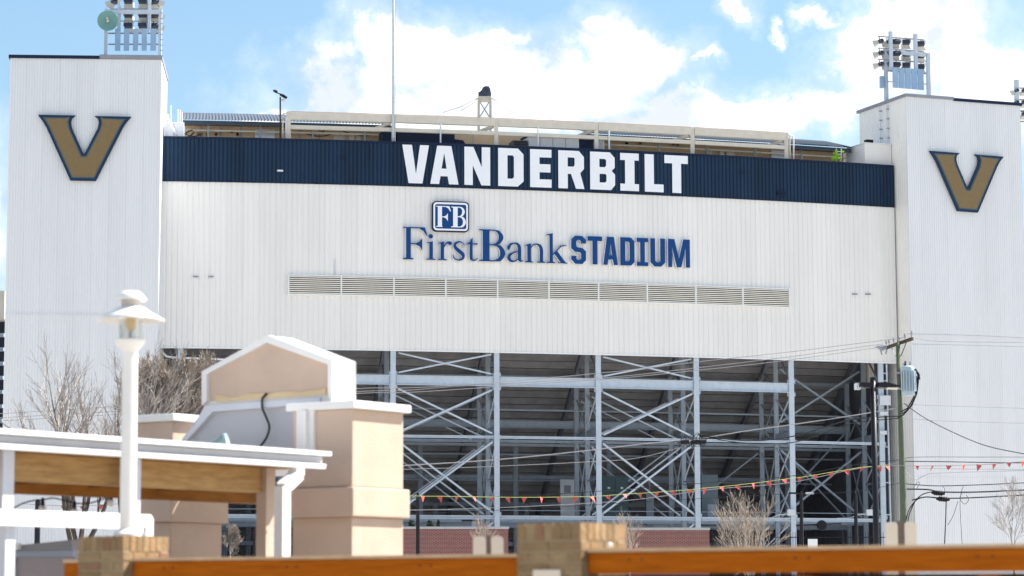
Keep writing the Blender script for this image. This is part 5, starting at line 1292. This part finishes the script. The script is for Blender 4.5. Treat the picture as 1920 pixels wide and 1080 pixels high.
lbox(MB(), -.035, -.001, va, vb, zp(848), zc0).build('corner_board', TRIMW, R1)
v_, _ = onu(578, 800, 0); lbox(MB(), -.075, -.036, v_ - .03, v_ + .02, zp(848), zc0).build('corner_strip', TRIMW, R1)
q = atY(322, 900, 25.8) - P0; cu2, cv2 = q.dot(U), q.dot(VV)
R2 = pillar('tan stucco pillar under the timber roof, left of the gable', cu2, cv2, u1 * .97, v1 * .8)
# gable parapet
ug = .36
GB = thing('gable_parapet', 'small tan gable with white edging on the shelter roof', 'gable', uvz(ug, 1.2, zp(850)))
outer = [(383.6, 760), (383.6, 697), (508, 629), (628, 675), (628, 760)]
inner = [(393, 752), (393, 702), (505, 643), (620, 684), (620, 738)]
def upoly(l, u): return [onu(x, y, u) for x, y in l]
po = upoly(outer, ug); pi_ = upoly(inner, ug)
o_ = uvz(ug, 0, 0)
MB().prism(po, o_ + U * .02, VV, V3(0, 0, 1), U, .30).build('slab', TRIMW, GB, bevel=.01)
MB().prism(pi_, o_ - U * .0, VV, V3(0, 0, 1), U, .019).build('stucco_panel', STUCCO, GB)
# frame boards round the panel, one per side
for i in range(5):
    j = (i + 1) % 5
    quad = [po[i], po[j], pi_[j], pi_[i]]
    if i == 4: continue
    MB().prism(quad, o_ - U * .045, VV, V3(0, 0, 1), U, .064).build('edge_board', TRIMW, GB)
# torn seal along the foot of the panel
lf_, zf_ = onu(405, 748, ug); rt_, zr_ = onu(612, 733, ug); random.seed(2)
seal = [(lf_, zf_ - .03)] + [(lf_ + (rt_ - lf_) * k / 14, zf_ + (zr_ - zf_) * k / 14 + random.uniform(.0, .035)) for k in range(15)] + [(rt_, zr_ - .035)]
MB().prism(seal, o_ - U * .012, VV, V3(0, 0, 1), U, .012).build('torn_seal', mat('old_sealant', (.62, .47, .28), .8), GB)
# grey wall below
WL = thing('shelter_wall', 'pale grey sloping roof wall below the gable', 'wall', uvz(.45, 1.2, zp(860)))
wp = upoly([(600, 752), (600, 862), (300, 862), (346, 820), (385, 762)], .42)
MB().prism(wp, uvz(.42, 0, 0), VV, V3(0, 0, 1), U, .25).build('face', STUCCOW, WL)
tb = upoly([(600, 745), (600, 757), (398, 772), (378, 795), (350, 826), (341, 822), (366, 795), (384, 760)], .36)
MB().prism(tb, uvz(.36, 0, 0), VV, V3(0, 0, 1), U, .06).build('coping_strip', FASCIA, WL)
DK = thing('shade_deck', 'unseen flat deck added behind the grey wall to shade the left stucco pillar', 'roof', uvz(1.3, 2, zp(855)))  # deck added out of view to cast shade on the left pillar
lbox(MB(), .68, 2.2, 1.25, 6.2, zp(862), zp(846)).build('deck', FASCIA, DK)
# black cable down the wall
r = thing('wall_cable', 'black cable hanging down from the gable foot to the roof', 'cable', uvz(.3, 1.3, zp(780)))
pts = []
for (x, y) in ((500, 738), (492, 748), (492, 765), (499, 782), (505, 800), (500, 820), (487, 838)):
    v_, z_ = onu(x, y, .33); pts.append(uvz(.33, v_, z_))
MB().tube(catm(pts), .012, 6).build('cable', CABLE, r, smooth=True)

# timber shelter roof
vr = -.04; uc = onv(607, 860, vr)[0]
zf1 = onv(300, 829, vr)[1]; zf0 = onv(300, 861, vr)[1]     # fascia top / bottom
SR = thing('shelter_roof', 'low white edged shelter roof carried on timber beams', 'shelter', uvz(-3, 1, zf0))
lbox(MB(), -8.5, uc, vr + .10, vr + 2.4, zf0 + .05, zf1 - .03).build('deck', FASCIA, SR)
lbox(MB(), -8.5, uc + .02, vr - .08, vr + 2.42, zf1 - .025, zf1 + .015).build('drip_flashing', WHITE, SR)
lbox(MB(), -8.5, uc, vr + .02, vr + .10, zf0 + .06, zf1 - .03).build('fascia_board', FASCIA, SR)
# gutter as an open channel with a rolled lip
gp = [(0, 0), (-.06, 0), (-.07, .04), (-.062, .045), (-.05, .04), (-.055, .012), (0, .012)]
MB().prism([(a, b) for a, b in gp], uvz(-8.5, vr + .02, zf0), VV, V3(0, 0, 1), U, 8.5 + uc - .02).build('gutter', WHITE, SR)
n_ = 7
for k in range(n_):
    v0 = vr + .12 + k * .32; lbox(MB(), -8.4, uc - .05, v0, v0 + .315, zf0 + .01, zf0 + .045).build('soffit_board', TIMBER, SR)
ubr = onv(500, 900, vr + .3)[0]
za0 = onv(100, 905, vr + .35)[1]
lbox(MB(), -8.4, ubr, vr + .35, vr + .5, za0, zf0 + .005).build('beam', TIMBER, SR)
zb0_ = onv(150, 930, vr + 1.35)[1]
lbox(MB(), -8.4, onv(498, 925, vr + 1.35)[0], vr + 1.35, vr + 1.5, zb0_, zf0 + .005).build('beam', TIMBO, SR)
for k in range(9):
    uu = -7.6 + k * .9
    if uu < ubr - .1: lbox(MB(), uu, uu + .09, vr + .5, vr + 1.35, za0 + .03, zf0 + .005).build('joist', TIMBO, SR)
for (x0, x1) in ((6, 27), (249, 265)):
    ua, ub = onv(x0, 950, vr + .12)[0], onv(x1, 950, vr + .12)[0]
    lbox(MB(), ua, ub, vr + .13, vr + .13 + (ub - ua), 0, zf0 + .005).build('post', FASCIA, SR)
ua, ub = onv(499, 950, vr + .3)[0], onv(516, 950, vr + .3)[0]
lbox(MB(), ua, ub, vr + .30, vr + .42, 0, zf0 + .005).build('post', STUCCO, SR)
# downspout: outlet, elbow and shaft
dv = vr - .03
def dpt(x, y): u_, z_ = onv(x, y, dv); return uvz(u_, dv, z_)
ds = MB().beam(dpt(556, 878), dpt(556, 892), .11, .10, up=VV).build('downspout', TRIMW, SR)
MB().beam(dpt(558, 889), dpt(530, 916), .11, .10, up=VV).build('elbow', TRIMW, ds)
MB().beam(dpt(530, 912), V3(dpt(530, 912).x, dpt(530, 912).y, .1), .115, .10, up=VV).build('shaft', TRIMW, ds)
# spotlight on the roof
u_, z_ = onv(410, 838, vr + .9); sp_ = uvz(u_, vr + .9, zf1 + .0)
r = thing('spotlight', 'small roof spotlight with a blue glass face below the gable', 'spotlight', sp_)
MB().tube([sp_, sp_ + V3(0, 0, .10)], .02, 6).build('stem', BLACK, r)
MB().lathe([(0, -.08), (.05, -.07), (.06, .02), (.085, .07), (.08, .08), (0, .075)], sp_ + V3(0, 0, .10), 14, (.85, -.1, .25)).build('housing', mat('spot_grey', (.16, .22, .22), .4), r)
MB().lathe([(0, .083), (.078, .083), (.078, .09), (0, .09)], sp_ + V3(0, 0, .10), 14, (.85, -.1, .25)).build('glass', PANB, r)
_f = lbox(MB(), -8.5, 3.2, -1.4, 6.5, .0, .03).build('bounce_cut_floor', mat('bounce_cut_dark', (.10, .09, .085), .9), None); _f['kind'] = 'structure'  # unseen dark floor added to cut bounce light on the pillars
# white horizontal board in front
pb0 = atY(288, 984, 20.3) - P0; vb_ = pb0.dot(VV); 
ub_ = onv(288, 984, vb_)[0]; z1 = onv(100, 958.5, vb_)[1]; z0 = onv(100, 988.5, vb_)[1]
r = thing('pergola_beam', 'thick white horizontal board crossing behind the lamp post foot', 'beam', uvz(ub_ - 2, vb_, z0))
nl = .07
MB().prism([(-6, z0), (ub_ - .20, z0), (ub_ - .18, z0 - .03), (ub_ - .12, z0 - .03), (ub_ - .12, z0 + .02), (ub_ - .085, z0 + .02), (ub_ - .085, z0 - .05), (ub_ - .0, z0 - .05), (ub_, z1 - .03), (ub_ - .03, z1), (-6, z1)], uvz(0, vb_, 0), U, V3(0, 0, 1), VV, .05).build('board', WHITE, r, bevel=.004)
lbox(MB(), -5.4, -5.3, vb_ + .05, vb_ + .15, 0, z1).build('post', FASCIA, r)
# string lights
YB = 23.5
SLg = thing('string_lights', 'string of white globe bulbs hanging under the timber roof', 'string lights', atY(140, 930, YB))
MB().tube(catm([atY(x, y, YB) for x, y in ((10, 962), (40, 945), (60, 939), (80, 937), (100, 934), (120, 938), (140, 943), (165, 944), (190, 937), (208, 931), (225, 926))]), .007, 5).build('cord', CABLE, SLg)
for (x, y) in ((80, 937), (139.5, 943), (208, 926)):
    q = atY(x, y, YB); so = MB().lathe([(.012, .02), (.014, 0), (.02, -.02), (.02, -.055), (.0, -.056)], q, 10).build('socket', BLACK, SLg)
    MB().lathe([(0, -.12), (.022, -.112), (.034, -.09), (.034, -.07), (.018, -.056)], q, 14).build('bulb', BULB, so, smooth=True)

# small grey utility hut at the lower left
vh = None
hp = atY(24, 1060, 23.0); d = hp - P0; hu, hv = d.dot(U), d.dot(VV)
v2 = hv; v1h = onu(142, 1040, hu)[0]
HT = thing('utility_hut', 'low grey hut with a white roof edge at the lower left', 'hut', uvz(hu, (v1h + v2) / 2, 0))
zt_ = onu(80, 1028, hu)[1]
lbox(MB(), hu, hu + 0.45, v1h, v2, 0, zt_ - .02).build('wall', mat('mauve_grey', (.40, .35, .36), .8), HT)
BF = mat('blue_grey_frame', (.36, .41, .50), .6)
lbox(MB(), hu - .03, hu - .001, v1h, v2 + .0, zt_ - .075, zt_ - .022).build('head_board', BF, HT)
lbox(MB(), hu - .03, hu - .001, v2 - .05, v2 + .0, 0, zt_ - .076).build('side_board', BF, HT)
MB().prism([(v1h, zt_ - .02), (v2 + .04, zt_ - .02), (v2 + .04, zt_ + .02), (v1h, zt_ + .07)], uvz(hu - .05, 0, 0), VV, V3(0, 0, 1), U, .5).build('roof', mat('roof_mauve', (.30, .29, .31), .8), HT)
lbox(MB(), hu - .09, hu - .052, v2 - .16, v2 + .06, zt_ - .01, zt_ + .045).build('roof_edge', WHITE, HT)
r = thing('wall_bracket', 'white bracket board at the extreme lower left edge', 'board', atY(0, 1060, 21)); a = atY(-40, 1080, 21); b = atY(7, 1028, 21)
MB().box(a.x, b.x, 21, 21.06, 0, b.z).build('board', WHITE, r)

# ------------------------------------------------------------------ pair boards on posts (back of signs)
def twin_board(x0, xm0, xm1, x1, y0, Y, lab):
    a = atY(x0, y0, Y); b = atY(x1, y0, Y); m0 = atY(xm0, y0, Y).x; m1 = atY(xm1, y0, Y).x
    r = thing('sign_post', lab, 'sign', V3((m0 + m1) / 2, Y, 0)); h = a.z - 1.35
    for (xa, xb_) in ((a.x, m0), (m1, b.x)):
        w = xb_ - xa; MB().prism(rrect(w, h, min(.03, w * .3)), V3(xa, Y, a.z - h), V3(1, 0, 0), V3(0, 0, 1), V3(0, 1, 0), .03).build('board', CREAMB, r)
    MB().box(m0 + .005, m1 - .005, Y + .01, Y + .07, 0, a.z + .01).build('post', mat('post_brown', (.17, .13, .11), .8), r)
twin_board(887, 911, 921, 944, 1005.5, 20, 'small pair of cream boards on a brown post left of the middle pier')
twin_board(1660, 1683, 1696, 1718, 979, 22, 'taller pair of cream boards on a brown post at the foot of the wooden pole')

# ------------------------------------------------------------------ near fence: two brick piers and stained rails
FU = V3(math.sin(math.radians(38)), math.cos(math.radians(38)), 0); FV = V3(-math.cos(math.radians(38)), math.sin(math.radians(38)), 0)
C1 = atY(232, 1000, 18.0); C2 = atY(1090, 1000, 15.55)
z_c1 = on_plane(232, 1003.5, C1, V3(0, 1, 0)).z; z_c2 = atY(1090, 978, 15.55).z
bl, bh, bd_, jt = .194, .057, .09, .010
brk = {}
def brick_obj(parent, c, ax, ay, lx2, ly2, h, rng):
    """c: centre, ax: direction along length"""
    key = (round(lx2, 3), round(ly2, 3), round(h, 3), rng.randrange(len(BRICKS)))
    if key not in brk:
        mb = MB(); mb.box(-lx2 / 2, lx2 / 2, -ly2 / 2, ly2 / 2, -h / 2, h / 2)
        me = bpy.data.meshes.new('brick'); me.from_pydata(mb.v, [], mb.f); me.materials.append(BRICKS[key[3]]); brk[key] = me
    o = bpy.data.objects.new('brick', brk[key]); COL.objects.link(o); o.parent = parent; o.location = c - wl(parent)
    o.rotation_euler = (rng.uniform(-.008, .008), rng.uniform(-.008, .008), math.atan2(ax.y, ax.x) + rng.uniform(-.01, .01))
    return o
def pier(corner, ztop, s, lab, courses, seed):
    rng = random.Random(seed)
    root = thing('brick_pier', lab, 'pier', V3(corner.x, corner.y, 0), 'brick piers of the near fence')
    O_ = V3(corner.x, corner.y, 0)
    def at(u, v, z): return O_ + FU * u + FV * v + V3(0, 0, z)
    in_ = .006
    mb = MB(); mb.obb(at(s / 2, s / 2, ztop / 2 - .008), FU * (s / 2 - in_), FV * (s / 2 - in_), V3(0, 0, ztop / 2 - .008)); mb.build('mortar_core', MORTAR, root)
    # soldier course on top: bricks on end
    hs = .115; n = 7; pw_ = s / n; z = ztop - hs / 2
    for k in range(n):
        c = (k + .5) * pw_; dd = bd_
        brick_obj(root, at(dd / 2, c, z), FV, FU, pw_ - jt, dd, hs - jt, rng); brick_obj(root, at(s - dd / 2, c, z), FV, FU, pw_ - jt, dd, hs - jt, rng)
        if 0 < k < n - 1:
            brick_obj(root, at(c, dd / 2, z), FU, FV, pw_ - jt, dd, hs - jt, rng); brick_obj(root, at(c, s - dd / 2, z), FU, FV, pw_ - jt, dd, hs - jt, rng)
        else:
            pass
    # stretcher courses: corner bricks alternate faces
    h = bh + jt
    for q in range(courses):
        z = ztop - hs - h * (q + .5)
        odd = q % 2
        for (A, B, flip) in ((FV, FU, False), (FU, FV, True)):
            full = (odd == 0) != flip
            lo, hi = (0, s) if full else (bd_ + jt, s - bd_ - jt)
            L_ = hi - lo; nb = max(2, round(L_ / (bl + jt))) if full else 2; bw = (L_ + jt) / nb
            for k in range(nb):
                c = lo + bw * k + (bw - jt) / 2
                for side in (0, 1):
                    off = bd_ / 2 + rng.uniform(-.0015, .0015) if side == 0 else s - bd_ / 2
                    cc = O_ + A * c + B * off + V3(0, 0, z); brick_obj(root, cc, A, B, bw - jt, bd_, bh, rng)
    # the rest down to the ground, joined
    mb = MB(); q = courses; z = ztop - hs - h * (q + .5)
    while z > 0:
        odd = q % 2
        for (A, B, flip) in ((FV, FU, False), (FU, FV, True)):
            full = (odd == 0) != flip
            lo, hi = (0, s) if full else (bd_ + jt, s - bd_ - jt); L_ = hi - lo; nb = 2; bw = (L_ + jt) / nb
            for k in range(nb):
                c = lo + bw * k + (bw - jt) / 2
                for off in (bd_ / 2, s - bd_ / 2): mb.obb(O_ + A * c + B * off + V3(0, 0, z), A * (bw - jt) / 2, B * bd_ / 2, V3(0, 0, bh / 2))
        q += 1; z = ztop - hs - h * (q + .5)
    mb.build('lower_bricks', BRICKS[0], root, kind='stuff')
    return root, at
K1, at1 = pier(C1, z_c1, .46, 'left tan brick pier under the white lamp post', 4, 1)
K2, at2 = pier(C2, z_c2, .49, 'middle tan brick pier between the two orange rails', 5, 2)
# cream plate near the foot of the middle pier and small round cap
a = atY(999, 1068, 15.3); b = atY(1051, 1069, 15.3)
r = thing('wall_plate', 'cream plate low on the left face of the middle brick pier', 'plate', at2(-.03, .2, 1.6))
v0 = (on_plane(999, 1070, C2 - FU * .02, FU) - C2).dot(FV); v1_ = (on_plane(1050, 1070, C2 - FU * .02, FU) - C2).dot(FV); zz = on_plane(1025, 1068, C2 - FU * .02, FU).z
mb = MB(); mb.obb(at2(-.012, (v0 + v1_) / 2, zz - .09), FU * .01, FV * abs(v1_ - v0) / 2, V3(0, 0, .09)); mb.build('plate', CREAMB, r, bevel=.003)
q = on_plane(1139, 1022, C2 - FV * .03, FV); r = thing('round_knob', 'small pale round knob on the lit face of the middle pier', 'knob', q)
MB().lathe([(0, .03), (.012, .027), (.016, .015), (.012, 0), (0, 0)], q, 12, -FV).build('knob', WHITE, r, smooth=True)
# rails
def rail(pa, pb_, ztop, h, lab):
    r = thing('fence_rail', lab, 'rail', V3(pa.x, pa.y, 0)); d = (pb_ - pa); d.z = 0; d.normalize(); n = V3(d.y, -d.x, 0)
    pa = V3(pa.x, pa.y, 0); pb_ = V3(pb_.x, pb_.y, 0)
    MB().beam(pa + V3(0, 0, ztop - h / 2 - .012), pb_ + V3(0, 0, ztop - h / 2 - .012), .14, h - .024).build('rail_board', CEDAR, r, bevel=.006)
    MB().beam(pa + V3(0, 0, ztop - .011), pb_ + V3(0, 0, ztop - .011), .165, .022).build('top_cap', mat('cap_highlight', (.55, .37, .22), .7, var=.15, scale=4), r, bevel=.003)  # pale highlight along the rail's top edge put into the cap colour
    MB().beam(pa + V3(0, 0, (ztop - h) / 2 + .05) - n * .055, pb_ + V3(0, 0, (ztop - h) / 2 + .05) - n * .055, .02, ztop - h - .12).build('infill_board', mat('dark_infill', (.035, .022, .015), .9), r)
    MB().beam(pa + V3(0, 0, ztop - h - .75) - n * .0, pb_ + V3(0, 0, ztop - h - .75), .10, .09).build('lower_rail', CEDAR, r)
    l = (pb_ - pa).length; k = .35 if l > 1 else 9
    while k < l - .1:
        for dx in (-.045, .045):
            q = pa + d * (k + dx) + n * .071; MB().lathe([(0, .004), (.006, .003), (.0075, 0)], V3(q.x, q.y, ztop - h * .45), 8, n).build('screw_head', BLACK, r)
        k += 1.15
    k = .35 if l > 1 else 9
    while k < l - .1:
        q = pa + d * k; MB().obb(V3(q.x, q.y, (ztop - h - .02) / 2 + .05) , d * .055, n * .045, V3(0, 0, (ztop - h - .02) / 2 - .05)).build('baluster', CEDAR, r); k += 1.15
    return r
dl = -FV
# left rail: from the lit face of pier 1 to the shaded face of pier 2
zrl = atY(265, 1045.5, 17.75).z
s1 = at1(.16, -.006, 0); e1 = at2(.20, .50, 0); e1 = s1 + dl * ((at2(.2, .496, 0) - s1).dot(dl))
rail(s1, e1, zrl, .155, 'orange stained fence rail between the two brick piers')
s2 = at2(.13, -.006, 0); zrr = atY(1130, 1028, 15.35).z
rail(s2, s2 + dl * 5.2, zrr, .150, 'orange stained fence rail running right from the middle pier')
s0 = at1(.12, .466, 0); rail(s0 + FV * .19, s0, atY(115, 1050, 18.4).z, .3, 'orange stained fence rail left of the left pier')

# ------------------------------------------------------------------ white lamp on the left pier
lpx = 240
LB = at1(.20, .20, z_c1); YLp = LB.y; 
top = atY(243, 547, YLp); LBx = V3(atY(239, 1000, YLp).x, YLp, z_c1)
LM = thing('lamp_post', 'white post lantern with a wide brim standing on the left brick pier', 'lamp post', LBx)
def lz(py): return atY(240, py, YLp).z
k_ = YLp / F
ccx = LBx.x
MB().lathe([(0, 0), (.10, 0), (.10, .02), (.07, .045), (.059, .05), (.055, lz(665) - z_c1), (.05, lz(660) - z_c1), (0, lz(660) - z_c1)], LBx, 20).build('post', LAMPW, LM, smooth=False)
c0_ = V3(ccx, YLp, 0)
cup = MB().lathe([(.048, lz(665)), (.055, lz(658)), (.10, lz(645)), (.112, lz(640)), (.112, lz(637)), (.08, lz(636)), (0, lz(636))], c0_, 28).build('cup', LAMPW, LM, smooth=True)
MB().lathe([(.088, lz(637)), (.092, lz(615)), (.092, lz(600)), (.086, lz(588)), (.080, lz(588)), (.086, lz(600)), (.086, lz(615)), (.082, lz(637))], c0_, 28).build('glass', GLASS, LM, smooth=True)
for a_ in range(4):
    an = math.radians(35 + 90 * a_); q = c0_ + V3(math.cos(an) * .10, math.sin(an) * .10, 0); MB().tube([q + V3(0, 0, lz(637)), q + V3(0, 0, lz(600))], .006, 5).build('cage_rod', LAMPW, LM)
MB().lathe([(0, lz(622)), (.02, lz(620)), (.035, lz(610)), (.035, lz(600)), (.022, lz(592)), (0, lz(590))], c0_, 14).build('lamp_core', AMBER, LM, smooth=True)
MB().lathe([(.012, lz(636)), (.012, lz(622)), (0, lz(622))], c0_, 8).build('lamp_stem', GTRIM, LM)
br_ = 64.5 * k_
MB().lathe([(br_ - .006, lz(602)), (br_, lz(600)), (br_ * .72, lz(590.5)), (br_ * .50, lz(582)), (br_ * .40, lz(577)), (0, lz(577)), ], c0_, 40).build('brim', LAMPW, LM, smooth=True)
MB().lathe([(br_ - .006, lz(602)), (br_ * .70, lz(593)), (br_ * .4, lz(584)), (0, lz(584))], c0_, 40).build('brim_underside', LAMPW, LM, smooth=True)
MB().lathe([(.07, lz(577)), (.07, lz(562)), (0, lz(562))], c0_, 24).build('vent_neck', mat('vent_shadow', (.45, .42, .40), .7), LM)
MB().lathe([(.112, lz(563)), (.115, lz(561)), (.075, lz(550)), (.06, lz(547)), (0, lz(546.2))], c0_, 32).build('cap', LAMPW, LM, smooth=True)
MB().lathe([(.112, lz(563)), (.06, lz(561.5)), (0, lz(561.5))], c0_, 32).build('cap_underside', LAMPW, LM)
